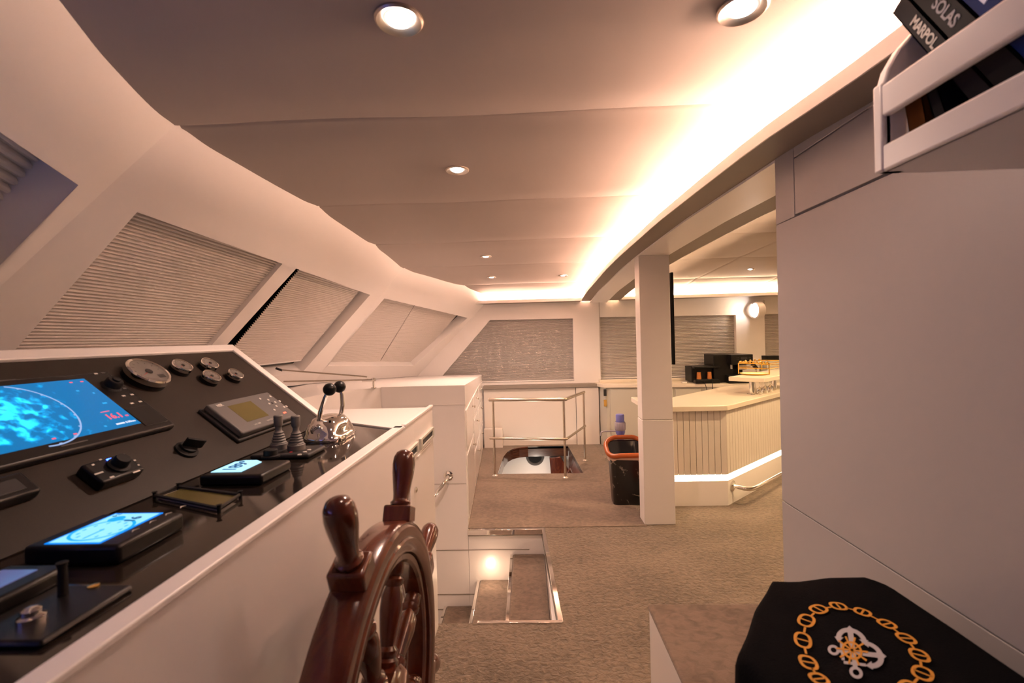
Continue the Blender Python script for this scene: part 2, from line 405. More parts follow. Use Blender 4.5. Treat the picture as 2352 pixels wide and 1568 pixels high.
SE = [.45, 1.46, 2.475, 3.50, 4.50, 5.63]
ceiling_mesh('ceiling', -1.75, 1.02, SE)
ceiling_mesh('ceiling', 1.02, 5.2, SE, xs=(2.085, 3.1, 4.1))

def sweep(prof, y0, y1, name, m, n=40, bevel=0):
    # prof in (x, dz) swept along Y following the camber
    b = MB(); bm = b.bm; rings = []
    for i in range(n+1):
        y = y0+(y1-y0)*i/n; rings.append([bm.verts.new((x, y, zs(y)+dz)) for x, dz in prof])
    k = len(prof)
    for A, B in zip(rings, rings[1:]):
        for j in range(k): bm.faces.new([A[j], A[(j+1) % k], B[(j+1) % k], B[j]])
    bm.faces.new(rings[0]); bm.faces.new(rings[-1][::-1])
    return b.build(name, m, smooth=30)
def rect(x0, x1, a, c): return [(x0, a), (x1, a), (x1, c), (x0, c)]
struct(sweep([(.76, 0), (.90, 0), (.90, .014), (.772, .014), (.772, .038), (.76, .038)], -1.2, 6.3, 'trim_1', 'ledge'))       # ledge with lip, helm side
struct(sweep(rect(.757, .762, -.001, .040), -1.2, 6.3, 'trim_2', 'white'))
struct(sweep(rect(.895, 1.135, -.010, .16), -1.2, 6.42, 'trim_3', 'white'))          # lacquered beam
struct(sweep([(1.135, 0), (1.30, 0), (1.30, .038), (1.288, .038), (1.288, .014), (1.135, .014)], -1.2, 6.3, 'trim_4', 'ledge'))
struct(sweep(rect(1.298, 1.303, -.001, .040), -1.2, 6.25, 'trim_5', 'white'))
# far ledges along the end wall
def farledge(x0, x1, n1, n2):
    z = zs(6.25)-.005
    b = MB(); b.box((x0, 6.20, z), (x1, 6.42, z+.014)); struct(b.build(n1, 'ledge'))
    b = MB(); b.box((x0, 6.190, z-.002), (x1, 6.203, z+.04)); struct(b.build(n2, 'white'))
farledge(-.80, .765, 'trim_6', 'trim_7'); farledge(1.30, 5.2, 'trim_8', 'trim_9')

def led_run(name, lab, pts, mtl, w=.028, drop=0):
    # flat glowing tape lying in the cove
    b = MB()
    for (x0, y0, z0), (x1, y1, z1) in zip(pts, pts[1:]):
        dx, dy = (x1-x0), (y1-y0); l = math.hypot(dx, dy); nx, ny = -dy/l*w, dx/l*w
        b.prism([(x0, y0, z0), (x1, y1, z1), (x1+nx, y1+ny, z1-drop), (x0+nx, y0+ny, z0-drop)], (0, 0, .004))
    return tag(b.build(name, mtl, smooth=0), lab, 'led strip')
L = [(.893, .80+5.35*i/36, zs(.80+5.35*i/36)+.042) for i in range(37)]
led_run('led_strip', 'glowing warm led tape in the long cove running overhead beside the beam', L, 'led', .028, .018)
z62 = zs(6.25)+.004
led_run('led_strip', 'glowing led tape in the short cove above the end windows, left of the beam', [(-.72, 6.30, z62+.01), (.70, 6.30, z62+.01)], 'led_end', .035)
led_run('led_strip', 'glowing led tape in the cove above the coffee machine wall', [(1.38, 6.30, z62+.01), (5.1, 6.30, z62+.01)], 'led_bar', .035)
L = [(1.165, 1.6+4.55*i/36, zs(1.6+4.55*i/36)+.016) for i in range(37)]
led_run('led_strip', 'thin led tape along the bar side of the overhead beam', L, 'led_bar', .012)

# --- front (left) raked wall with its window openings
TH = .13
zt = 2.42
def fpoly(F, outer, holes, name, TH=TH):
    b = MB(); b.poly(outer, holes, lambda a, c, d: F.pn(a, c, d), TH); return struct(b.build(name, 'white', smooth=0, org=(-1.5, 2.5, 1.5)))
zb = 1.139
W1tl, W1tr = F1.hit(315, 487), F1.hit(850, 677)
W1h = [(W1tl.y, W1tl.z), (W1tr.y, W1tr.z), (F1.hit(702, 846).y, 1.235), (F1.hit(40, 798).y-.02, 1.235)]
ft, fb = foldy(F0, F1, zt), foldy(F0, F1, zb)
gt, gb = foldy(F1, F2, zt), foldy(F1, F2, zb)
W0t = F0.hit(180, 425)
W0h = [(-.9, W0t.z-.02), (W0t.y, W0t.z), (W0t.y-.02, 1.235), (-.9, 1.235)]
W3tl, W3tr = F2.hit(883, 685), F2.hit(1080, 730)
W3bl, W3br = F2.hit(745, 840), F2.hit(950, 840)
W3h = [(W3tl.y, W3tl.z), (min(W3tr.y, 6.3), W3tr.z), (W3br.y, W3br.z), (W3bl.y, W3bl.z)]
fpoly(F0, [(-1.4, zt), (ft, zt), (fb, zb), (-1.4, zb)], [W0h], 'wall_front', .17)
fpoly(F1, [(ft, zt), (gt, zt), (gb, dashz(gb)+.003), (3.56, 1.138), (fb, 1.138)], [W1h], 'wall_front')
fpoly(F2, [(gt, zt), (6.42, zt), (6.42, .992), (gb, dashz(gb)+.003)], [W3h], 'wall_front')

def pleats(c, pitch, depth, name, m, label, group, nrm, seg=4):
    TL, TR, BR, BL = [Vector(q) for q in c]; n = max(4, int((TL-BL).length/pitch))
    b = MB(); prev = None
    prof = [0, .8, 1, .8]
    for i in range(n*len(prof)+1):
        t = i/(n*len(prof)); d = prof[i % len(prof)]*depth
        a, e = TL.lerp(BL, t)+nrm*d, TR.lerp(BR, t)+nrm*d
        cur = (b.bm.verts.new(a), b.bm.verts.new(e))
        if prev: b.bm.faces.new([prev[0], prev[1], cur[1], cur[0]])
        prev = cur
    th = thing(name, (TL+TR+BR+BL)/4, label, 'blind', group)
    b.build('pleated_fabric', m, th, smooth=28)
    r = MB(); r.tube([BL+nrm*.004, BR+nrm*.004], .009, 8); r.build('bottom_rail', 'white', th)
    return th
def facet_glass(F, y0, y1, z0, z1, name, gd=.12):
    b = MB(); b.face([F.p(y0, z0, gd), F.p(y1, z0, gd), F.p(y1, z1, gd), F.p(y0, z1, gd)]); struct(b.build(name, 'night', smooth=0))
facet_glass(F0, -.95, 1.4, 1.2, 2.2, 'window_1', .16); facet_glass(F1, 1.3, 4.4, 1.2, 2.05, 'window_2'); facet_glass(F2, 4.4, 6.4, 1.1, 2.0, 'window_3')
GB = 'pleated blinds in the raked front windows'
oB = .085
def FB(F, *pts):
    return [F.hit(x, y, oB) if not isinstance(x, tuple) else F.p(x[0], x[1], oB) for x, y in pts]
# W0 : its right edge seen at the upper left of the photo
o0 = .118; pR = F0.hit(72, 378, o0); pR2 = F0.hit(0, 462, o0); sR = (pR2.y-pR.y)/(pR2.z-pR.z)
pleats([F0.p(-.9, 2.14, o0), F0.p(pR.y+sR*(2.14-pR.z), 2.14, o0), F0.p(pR.y+sR*(1.24-pR.z), 1.24, o0), F0.p(-.9, 1.24, o0)], .030, .016, 'pleated_blind', 'blind', 'coarse pleated blind at the upper left corner, nearest to the viewer', GB, F0.N())
a = F1.hit(648, 603, oB); c_ = F1.hit(478, 800, oB); l1 = F1.hit(300, 500, oB); l2 = F1.hit(30, 800, oB)
slope1 = (c_.y-a.y)/(c_.z-a.z)
def ya(z): return a.y+slope1*(z-a.z)
pleats([F1.p(W1tl.y-.02, 2.05, oB), F1.p(ya(2.05), 2.05, oB), F1.p(ya(1.24), 1.24, oB), F1.p(W1tl.y-.05, 1.24, oB)], .0160, .012, 'pleated_blind', 'blind', 'widest pleated blind, above the console instruments', GB, F1.N())
m1, m2 = F1.hit(684, 617, oB), F1.hit(530, 801, oB); s2 = (m2.y-m1.y)/(m2.z-m1.z)
e1, e2 = F1.hit(822, 668, oB), F1.hit(690, 826, oB)
zbl = e2.z
pleats([F1.p(m1.y+s2*(2.03-m1.z), 2.03, oB), F1.p(e1.y, 2.03, oB), F1.p(e1.y+.0, zbl, oB), F1.p(m1.y+s2*(zbl-m1.z), zbl, oB)], .0160, .012, 'pleated_blind', 'blind', 'pleated blind right of the leaning mullion, raised a little off the sill', GB, F1.N())
# mullion between the two blinds
q1, q2 = F1.hit(681, 616, .05), F1.hit(514, 800, .05); r1, r2 = F1.hit(650, 604, .05), F1.hit(481, 799, .05)
def yl(u, w, z): return u.y+(w.y-u.y)*(z-u.z)/(w.z-u.z)
b = MB(); A = [F1.p(yl(r1, r2, 2.03), 2.03, .05), F1.p(yl(q1, q2, 2.03), 2.03, .05), F1.p(yl(q1, q2, 1.235), 1.235, .05), F1.p(yl(r1, r2, 1.235), 1.235, .05)]
b.prism(A, -F1.N()*.07); struct(b.build('trim_10', 'white', smooth=0))
# F2 : two blinds meeting at a slanting gap
g1, g2 = F2.hit(951, 700, oB), F2.hit(866, 838, oB)
k1, k2 = F2.hit(1048, 723, oB), F2.hit(946, 838, oB)
h1, h2 = F2.hit(870, 683, oB), F2.hit(735, 840, oB)
zo, zq = 1.97, h2.z+.0
def lz(u, w, z): t = (z-u.z)/(w.z-u.z); return F2.p(u.y+(w.y-u.y)*t, z, oB)
zlow = g2.z
pleats([lz(h1, h2, zo), lz(g1, g2, zo)-Vector((0, .006, 0)), lz(g1, g2, zlow)-Vector((0, .012, 0)), lz(h1, h2, zlow+.02)-Vector((0, .05, 0))], .0155, .011, 'pleated_blind', 'blind', 'pleated blind left of the slanting dark gap, behind the throttle levers', GB, F2.N())
pleats([lz(g1, g2, zo)+Vector((0, .006, 0)), lz(k1, k2, zo), lz(k1, k2, zlow-.02), lz(g1, g2, zlow)+Vector((0, .014, 0))], .0155, .011, 'pleated_blind', 'blind', 'pleated blind right of the slanting dark gap, last before the corner', GB, F2.N())

# --- end (far) wall
YF = 6.40
def farw(px, py): v = at(px, py, 'y', YF); return (v.x, v.z)
H4 = [farw(1125, 735), farw(1316, 731), (farw(1316, 731)[0]-.005, .87), (-1.31, .87)]
H5 = [farw(1378, 728), farw(1690, 723), (farw(1690, 723)[0], .88), (farw(1378, 728)[0], .88)]
H6 = [farw(1756, 721), (5.0, 1.71), (5.0, .88), (farw(1756, 721)[0], .88)]
b = MB(); b.poly([(-2.9, 2.4), (5.3, 2.4), (5.3, -.05), (-2.9, -.05)], [H4, H5, H6], lambda a_, c2, d: (a_, YF+d, c2), .13); struct(b.build('wall_far', 'white', smooth=0))
for i, (x0, x1) in enumerate(((-1.5, .8), (.95, 3.0), (3.2, 5.1))):
    b = MB(); b.face([(x0, YF+.12, .8), (x1, YF+.12, .8), (x1, YF+.12, 1.9), (x0, YF+.12, 1.9)]); struct(b.build('window_%d' % (i+4), 'night', smooth=0))
GF = 'pleated blinds in the end wall windows'; NF = Vector((0, -1, 0)); yb = YF+.07
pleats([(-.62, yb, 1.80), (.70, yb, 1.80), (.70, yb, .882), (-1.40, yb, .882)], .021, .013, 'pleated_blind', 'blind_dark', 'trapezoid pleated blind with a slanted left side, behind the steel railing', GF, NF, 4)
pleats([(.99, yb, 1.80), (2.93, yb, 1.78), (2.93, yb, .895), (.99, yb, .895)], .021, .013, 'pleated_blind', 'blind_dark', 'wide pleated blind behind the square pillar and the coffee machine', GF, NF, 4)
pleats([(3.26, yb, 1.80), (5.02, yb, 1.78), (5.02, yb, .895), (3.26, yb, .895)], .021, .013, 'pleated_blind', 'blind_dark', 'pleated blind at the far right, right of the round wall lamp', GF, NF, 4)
# thin panel joints in the end wall
struct(MB().box((1.026, 6.394, .85), (1.030, 6.401, 1.96)).build('trim_11', 'ledge'))
struct(MB().box((3.292, 6.394, 1.74), (3.296, 6.401, 1.93)).build('trim_12', 'ledge'))

# --- right wall cabinets front (near) : slabs with shadow gaps
XW = .893; YC = 1.642
struct(MB().box((XW+.02, -1.25, 0), (XW+.22, YC, 2.13)).build('wall_right', 'white', bevel=.004))
t = thing('wall_panelling', (XW, .2, 0), 'tall white wall panelling with fine joints on the right, under the book shelf', 'wall panel')
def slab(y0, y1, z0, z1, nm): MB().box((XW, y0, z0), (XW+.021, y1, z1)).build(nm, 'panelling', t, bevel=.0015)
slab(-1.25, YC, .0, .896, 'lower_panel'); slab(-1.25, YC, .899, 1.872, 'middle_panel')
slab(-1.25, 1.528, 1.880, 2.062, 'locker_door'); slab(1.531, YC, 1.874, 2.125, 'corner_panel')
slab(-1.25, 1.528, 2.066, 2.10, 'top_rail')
# square pillar
t = thing('pillar', (1.014, 3.67, 0), 'white square pillar at the end of the bar, beside the marble bin', 'pillar')
MB().box((.893, 3.60, .0), (1.135, 3.75, .824)).build('lower_casing', 'white', t, bevel=.004)
MB().box((.895, 3.602, .828), (1.133, 3.748, 2.118)).build('upper_casing', 'white', t, bevel=.004)
MB().box((.899, 3.606, .82), (1.129, 3.744, .832)).build('joint', 'ledge', t)
# room closure behind the viewer and on the bar side
struct(MB().box((-2.6, -1.36, 0), (1.1, -1.3, 2.4)).build('wall_back', 'white'))
struct(MB().box((1.1, -1.36, 0), (5.2, -1.3, 2.4)).build('wall_back', 'white'))
struct(MB().box((5.2, -1.3, 0), (5.26, 6.5, 2.4)).build('wall_side', 'white'))

# --- downlights
def downlight(x, y, lab, power=1.0, tilt=0, first=[None]):
    z = zc(y)-.008
    if first[0] is None or tilt:
        t = thing('ceiling_downlight', (x, y, z), lab, 'ceiling light', 'round recessed ceiling downlights')
        m_ = Matrix.Translation((x, y, z)) @ Matrix.Rotation(tilt, 4, 'Y')
        b = MB(m_); b.lathe([(.020, .012), (.028, .004), (.034, -.004), (.046, -.010), (.050, -.006), (.050, .012)], seg=36); b.build('trim_ring', 'trim_ring', t)
        b = MB(m_); b.lathe([(0, -.012), (.016, -.0105), (.026, -.005), (.029, .004)], seg=28); b.build('lens', 'lens', t)
        ld = bpy.data.lights.new('downlight_lamp', 'SPOT'); ld.energy = SPOT_W*power; ld.color = (1, .68, .53); ld.spot_size = 2.9; ld.spot_blend = .9; ld.shadow_soft_size = .03
        lo = bpy.data.objects.new('downlight_lamp', ld); COL.objects.link(lo); lo.parent = t; lo.location = (0, 0, -.03); lo.rotation_euler = (0, tilt, 0)
        if not tilt: first[0] = t
        return t
    r = dup(first[0], (x, y, z), lab)
    for c in r.children:
        if c.type == 'LIGHT': c.data = c.data.copy(); c.data.energy = SPOT_W*power
    return r
P_ = .12
downlight(-.247, .943, 'largest round downlight at the top of the picture, left of centre', .06)
downlight(.464, .961, 'round downlight cut by the top edge, beside the bright cove', .04)
downlight(-.276, 1.939, 'single round downlight between the first and second ceiling seams', .7)
downlight(-.341, 4.038, 'round downlight third along the left hand row', .8)
downlight(-.369, 5.062, 'far small downlight, left one of the last pair', .5)
downlight(.426, 5.091, 'far small downlight, right one of the last pair', .5)
t = downlight(2.453, 5.047, 'tilted downlight in the ceiling above the bar counter', .5, tilt=.25)
for c in t.children:
    if c.type == 'LIGHT': c.data.color = (1, .66, .34); c.data.energy = 15
# unseen bar lamps further right in the bar ceiling (same fittings)
def bar_spot(x, y, e, lab):
    t = dup(bpy.data.objects['ceiling_downlight'], (x, y, zc(y)-.008), lab)
    for c in t.children:
        if c.type == 'LIGHT': c.data = c.data.copy(); c.data.energy = e; c.data.color = (1, .66, .34)
bar_spot(2.35, 3.35, 46, 'downlight over the near side of the bar, hidden behind the right wall'); bar_spot(3.6, 4.2, 50, 'downlight over the bar seats, hidden behind the right wall'); bar_spot(3.4, 2.2, 40, 'downlight over the lounge floor, hidden behind the right wall')

# ================================================================== HELM CONSOLE
XC, ZC = -.88, 1.15
UU = Vector((0, 1, 0)); VV = Vector((-1, 0, .8)).normalized(); NN = Vector((.8, 0, 1)).normalized()
PM = frame((XC, 0, ZC), UU, VV, NN)              # panel frame: x along console, y up the slope, z out
SM = frame((XC, 0, ZC), (0, 1, 0), (-1, 0, 0), (0, 0, 1))  # shelf frame: x along console, y away from front edge
def ppan(px, py, h=0):
    # pixel -> (x, y) in panel frame on the plane raised by h
    d = ray(px, py); o = Vector((XC, 0, ZC))+NN*h; t_ = (o-Vector((0, 0, EYE))).dot(NN)/d.dot(NN); p = Vector((0, 0, EYE))+t_*d-o
    return p.dot(UU), p.dot(VV)
def pshelf(px, py, h=0):
    p = at(px, py, 'z', ZC+h); return p.y, -(p.x-XC)

t = con = thing('helm_console', (-.9, .8, 0), 'long white helm console with black sloping instrument panel', 'helm console')
YE = 1.975
b = MB(); b.prism([(-.50, -.9, -.06), (-.50, -.9, ZC), (XC, -.9, ZC), (-1.305, -.9, 1.49), (-1.36, -.9, 1.49), (-1.36, -.9, -.06)], (0, YE+.9, 0)); b.build('body', 'white', t, smooth=0)
b = MB(); b.box((-1.12, YE-.001, -.06), (-.50, 2.36, ZC-.001)); b.build('end_cabinet', 'white', t, smooth=0, bevel=.004)
b = MB(); b.prism([(-.535, -.9, ZC), (-.535, 1.765, ZC), (-.79, 1.925, ZC), (XC-.005, 1.935, ZC), (XC-.005, -.9, ZC)], (0, 0, .003)); b.build('shelf_inlay', 'gloss_black', t, smooth=0)
b = MB(PM); b.box((-.9, .004, .0), (1.935, .512, .004)); b.build('panel_inlay', 'console_black', t, smooth=0)
MB().box((-.536, -.9, ZC-.002), (-.497, 1.80, ZC+.010)).build('front_rim', 'white', t, bevel=.003)
MB(PM).box((1.937, -.0, -.002), (YE+.004, .55, .012)).build('side_rim', 'white', t, bevel=.003)
MB(PM).box((-.9, .514, -.002), (YE+.004, .552, .012)).build('top_rim', 'white', t, bevel=.003)
MB().prism([(-.50, 1.765, ZC-.002), (-.535, 1.765, ZC-.002), (-.79, 1.925, ZC-.002), (-.88, 1.935, ZC-.002), (-.88, YE, ZC-.002), (-.78, YE-.004, ZC-.002), (-.50, 1.80, ZC-.002)], (0, 0, .012)).build('corner_rim', 'white', t, bevel=.002)
MB().box((-.516, YE-.15, ZC-.002), (-.497, 2.362, ZC+.012)).build('end_rim', 'white', t, bevel=.003)
# front door of the end cabinet
d = MB().box((-.4995, 1.86, .03), (-.494, 2.28, .985)).build('cabinet_door', 'white', t, bevel=.002)
MB().lathe([(0, .0), (.013, .0), (.013, .006), (.006, .010), (0, .010)], (-.494, 1.93, .86), (1, 0, 0), 20).build('lock', 'chrome', d)
for y0, y1, lab in ((1.80, 2.00, 0), (2.045, 2.33, 1)):
    f = MB(); f.poly([(y0, 1.003), (y1, 1.003), (y1, 1.052), (y0, 1.052)], [[(y0+.03, 1.013), (y1-.03, 1.013), (y1-.03, 1.042), (y0+.03, 1.042)]], lambda a_, c2, d_: (-.488-d_, a_, c2), .012)
    fo = f.build('socket_frame', 'steel' if 0 else 'cabinet', t, smooth=0)
    MB().box((-.4985, y0+.03, 1.012), (-.494, y1-.03, 1.043)).build('socket_insert', 'dark_grey', fo)

# ---- radar plotter
def plate(M_, x0, y0, x1, y1, h0, h1, name, m, parent, bevel=.003, bseg=2):
    return MB(M_).box((x0, y0, h0), (x1, y1, h1)).build(name, m, parent, bevel=bevel, bseg=bseg)
sx, sy = ppan(323, 973, .02); sx2, sy2 = ppan(200, 870, .02)
dx, dyb = ppan(405, 975, .022); _, dyt = ppan(272, 850, .022)
pl = thing('radar_plotter', PM @ Vector((.95, .3, .0)), 'large black chart plotter showing a glowing blue radar picture', 'radar display')
plate(PM, .50, dyb, dx, dyt, .004, .022, 'housing', 'black', pl, .006)
scr = MB(frame(PM @ Vector((sx, (sy+sy2)/2, .0228)), UU, VV, NN))
w_ = .40; hh = (sy2-sy)/2
so = MB(PM).box((sx-w_, sy, .0222), (sx, sy2, .0226)); o_ = so.build('screen', 'radar', pl, smooth=0)
# give the screen its own frame so the picture is laid out in panel axes
me = o_.data; ctr = PM @ Vector((sx, (sy+sy2)/2, .0226)); rotm = frame((0, 0, 0), UU, VV, NN)
me.transform(Matrix.Translation(ORG[o_.name_full])); me.transform((Matrix.Translation(ctr) @ rotm).inverted())
o_.matrix_local = Matrix.Translation(-ORG[pl.name_full]) @ Matrix.Translation(ctr) @ rotm
# range ring and ticks
ex, ey = ppan(0, 940, .0228); c0 = sx-.222; cyr = (sy+sy2)/2-.004; rr_ = (sy2-sy)*.52
b = MB(PM); n = 64
for i in range(n):
    a0, a1 = -1.75+3.0*i/n, -1.75+3.0*(i+1)/n
    b.face([(c0+r_*math.cos(q), cyr+r_*math.sin(q), .0232) for r_, q in ((rr_, a0), (rr_+.0036, a0), (rr_+.0036, a1), (rr_, a1))])
b.build('range_ring', 'ring_line', pl, smooth=0)
for i in range(7):
    a0 = -1.5+.42*i; MB(PM).box((c0+rr_*math.cos(a0)-.003, cyr+rr_*math.sin(a0)-.002, .0231), (c0+rr_*math.cos(a0)+.003, cyr+rr_*math.sin(a0)+.002, .0235)).build('range_mark', 'ring_line', pl, smooth=0)
def ptext(s_, px, py, h, size, m, par, M_=PM, fn=ppan, **k):
    u, v = fn(px, py, h); return text(s_, size, M_ @ Matrix.Translation((u, v, h)), m, par, **k)
ptext('16.1', 263, 955, .0232, .026, 'pink_fig', pl, name='depth_figure', bold=.0006)
ptext('m', 291, 953, .0232, .012, 'pink_fig', pl, name='depth_unit')
b = MB(PM); u, v = ppan(246, 949, .0232); b.box((u-.012, v+.006, .0231), (u+.012, v+.0085, .0234)); b.build('figure_bar', 'pink_fig', pl)
ptext('0.00nm', 300, 967, .0232, .0095, 'white_fig', pl, name='range_text')
u, v = ppan(277, 972, .0232); MB(PM).box((u-.012, v-.0025, .0231), (u+.012, v+.0025, .0234)).build('range_word', 'white_fig', pl)
for px, py in ((163, 878), (188, 876), (173, 996), (124, 1007)):
    u, v = ppan(px, py, .0232); MB(PM).box((u-.004, v-.002, .0231), (u+.004, v+.002, .0234)).build('target_mark', 'pink_fig', pl)
for px, py, l in ((240, 925, .012), (178, 897, .007), (242, 978, .006), (215, 902, .005)):
    u, v = ppan(px, py, .0232); MB(PM).box((u-l/2, v-.003, .0231), (u+l/2, v+.002, .0234)).build('echo_mark', 'cyan_line', pl)
# companion display further along the console, outside the picture, whose blue light reaches the ceiling
p2_ = thing('chart_display', PM @ Vector((-.2, .3, .0)), 'second large display on the near end of the helm console, outside the photo', 'radar display')
plate(PM, -.55, dyb, .38, dyt+.02, .004, .022, 'housing', 'black', p2_, .006)
MB(PM).box((-.50, sy, .0222), (.32, sy2+.02, .0228)).build('screen', 'chart_blue', p2_, smooth=0)
# strip of keys and rotary knob to the right of the screen
u, v = ppan(256, 878, .03); b = MB(PM @ Matrix.Translation((u, v-.006, .022))); b.lathe([(0, .022), (.017, .022), (.020, .018), (.021, .004), (.026, .0), (.026, -.002)], seg=32); b.lathe([(0, .0225), (.010, .0225), (.010, .026), (.008, .027), (0, .0265)], seg=24); b.build('rotary_knob', 'matte_black', pl)
for px, py in ((220, 858), (264, 893), (284, 909), (303, 906), (303, 926), (322, 922), (286, 892), (236, 856)):
    u, v = ppan(px, py, .0226); MB(PM @ Matrix.Translation((u, v, .0222))).box((-.005, -.0025, 0), (.005, .0025, .0012)).build('key', 'print' if px in (284, 303, 322, 220) else 'grey', pl)
plate(PM, dx-.085, dyb+.02, dx-.012, dyb+.095, .0222, .0235, 'card_door', 'black', pl, .001)
u, v = ppan(172, 1017, .0226); MB(PM).box((u-.03, v-.0015, .0222), (u+.03, v+.0015, .0226)).build('name_strip', 'grey', pl)
u, v = ppan(15, 873, .0226); MB(PM).box((u-.03, v-.002, .0222), (u+.02, v+.002, .0226)).build('upper_strip', 'grey', pl)

# ---- round gauges
def gauge(px, py, R, lab, big=False):
    h = .036 if big else .030; u, v = ppan(px, py+1, h*.9)
    G = PM @ Matrix.Translation((u, v, .004)); t = thing('engine_gauge' if not big else 'tachometer', G.translation, lab, 'gauge', None if big else 'small round engine gauges')
    b = MB(G); b.lathe([(R*.97, h*.42), (R*1.01, h*.46), (R*1.01, h*.90), (R*.96, h), (R*.87, h*.97), (R*.84, h*.6)], seg=48); b.build('bezel', 'chrome', t)
    b = MB(G); b.lathe([(R*.98, 0), (R*.98, h*.44), (R*.9, h*.44)], seg=48); b.build('base_ring', 'black', t)
    b = MB(G); b.lathe([(0, h*.6), (R*.84, h*.6)], seg=40); b.build('dial', 'dial', t)
    b = MB(G); n = 11
    for i in range(n):
        a0 = math.radians(225-270*i/(n-1)); c, s_ = math.cos(a0), math.sin(a0)
        b.face([(c*R*.62-s_*.0008, s_*R*.62+c*.0008, h*.61), (c*R*.62+s_*.0008, s_*R*.62-c*.0008, h*.61), (c*R*.75+s_*.0008, s_*R*.75-c*.0008, h*.61), (c*R*.75-s_*.0008, s_*R*.75+c*.0008, h*.61)])
    b.build('scale_marks', 'dark_grey', t, smooth=0)
    a0 = math.radians(205); c, s_ = math.cos(a0), math.sin(a0)
    b = MB(G); b.prism([(c*R*.66, s_*R*.66, h*.64), (-s_*.0018, c*.0018, h*.64), (s_*.0018, -c*.0018, h*.64)], (0, 0, .0008)); b.build('needle', 'red_print', t, smooth=0)
    b = MB(G); b.lathe([(R*.17, h*.6), (R*.17, h*.78), (R*.13, h*.84), (0, h*.84)], seg=20); b.build('hub', 'black', t)
    if big: MB(G).box((.2*R, -.52*R, h*.605), (.62*R, -.28*R, h*.62)).build('counter_window', 'dark_grey', t)
    b = MB(G); b.lathe([(0, h*1.0), (R*.5, h*.99), (R*.86, h*.94)], seg=40); b.build('glass', 'glass', t)
    return t
gauge(341, 853, .062, 'large chrome-ringed tachometer, nearest dial beside the radar display', True)
gauge(419, 839, .033, 'small chrome gauge next to the large tachometer')
gauge(482, 834, .031, 'small chrome gauge at the top of the cluster of four')
gauge(486, 863, .032, 'small chrome gauge directly below the top one')
gauge(541, 858, .030, 'small chrome gauge at the right end, by the white rim')

# ---- grey autopilot box
h = .038; A0 = ppan(478, 931, h); A1 = ppan(612, 900, h); A2 = ppan(680, 950, h); A3 = ppan(562, 993, h)
x0, x1 = (A0[0]+A3[0])/2, (A1[0]+A2[0])/2; y1, y0 = (A0[1]+A1[1])/2, (A2[1]+A3[1])/2
t = thing('navtex_receiver', PM @ Vector(((x0+x1)/2, (y0+y1)/2, .004)), 'grey wedge box with an olive display, small round keys and NAVTEX RECEIVER print', 'marine receiver')
b = MB(PM); b.prism([(x0-.012, y0-.012, .004), (x1+.008, y0-.012, .004), (x1+.008, y1+.01, .004), (x0-.012, y1+.01, .004)], (0, 0, .012)); b.build('back_box', 'dark_grey', t, bevel=.004)
plate(PM, x0-.004, y0-.004, x1+.004, y1+.004, .016, h, 'front_case', 'grey', t, .006, 3)
L0, L1 = ppan(521, 932, h), ppan(618, 953, h)
lx0, lx1 = ppan(540, 944, h)[0]-.05, ppan(595, 930, h)[0]+.0
D4 = [ppan(*q, h) for q in ((521, 932.5), (576, 921), (618, 954), (568, 968.5))]
plate(PM, (D4[0][0]+D4[3][0])/2, (D4[2][1]+D4[3][1])/2, (D4[1][0]+D4[2][0])/2, (D4[0][1]+D4[1][1])/2, h-.0005, h+.0006, 'display', 'lcd', t, .0003)
text('NSR', .016, PM @ Matrix.Translation((x0+.040, y1-.013, h+.0002)), 'print', t, bold=.0004)
text('NVX 1000', .009, PM @ Matrix.Translation((x0+.095, y0+.014, h+.0002)), 'print', t); text('NAVTEX RECEIVER', .009, PM @ Matrix.Translation((x0+.190, y0+.014, h+.0002)), 'print', t)
kx, ky = x0+.285, y0+.085
for ax, ay in ((0, 0), (.020, 0), (-.020, 0), (0, .020), (0, -.020), (.034, .034), (-.034, .034), (.034, -.034), (-.034, -.034), (.052, .0), (.052, -.034)):
    MB(PM @ Matrix.Translation((kx+ax, ky+ay, h))).lathe([(.0048, -.001), (.0048, .0012), (.0034, .0018), (0, .0018)], seg=14).build('key', 'print' if ax or ay else 'dark_grey', t)
MB(PM).box((kx-.008, y0+.022, h), (kx+.008, y0+.028, h+.001)).build('warning_light', 'red_led', t)

# ---- jog remote with blue light
h = .03; A = [ppan(*q, h) for q in ((180, 1066), (285, 1040), (340, 1076), (240, 1106))]
x0, x1 = (A[0][0]+A[3][0])/2, (A[1][0]+A[2][0])/2; y1, y0 = (A[0][1]+A[1][1])/2, (A[2][1]+A[3][1])/2
t = thing('trim_control', PM @ Vector(((x0+x1)/2, (y0+y1)/2, .004)), 'small black control box with a round knob and a tiny blue light', 'control box')
plate(PM, x0, y0, x1, y1, .004, h, 'case', 'black', t, .006, 3)
cx, cyy = (x0+x1)/2+.008, (y0+y1)/2
MB(PM @ Matrix.Translation((cx, cyy, h))).lathe([(.023, 0), (.023, .004), (.017, .006), (.016, .020), (.014, .023), (0, .023)], seg=28).build('knob', 'matte_black', t)
b = MB(PM); b.box((cx-.008, y1-.012, h), (cx+.004, y1-.006, h+.001)); b.build('indicator', 'blue_led', t)
b = MB(PM)
for ax, ay, w in ((-.042, .022, .006), (-.05, -.004, .020), (.035, .018, .008), (.044, .0, .005), (-.036, -.024, .010), (.02, -.032, .018), (-.018, .030, .006), (.04, -.016, .004)):
    b.box((cx+ax-w/2, cyy+ay-.0018, h), (cx+ax+w/2, cyy+ay+.0018, h+.0006))
b.build('markings', 'print', t)

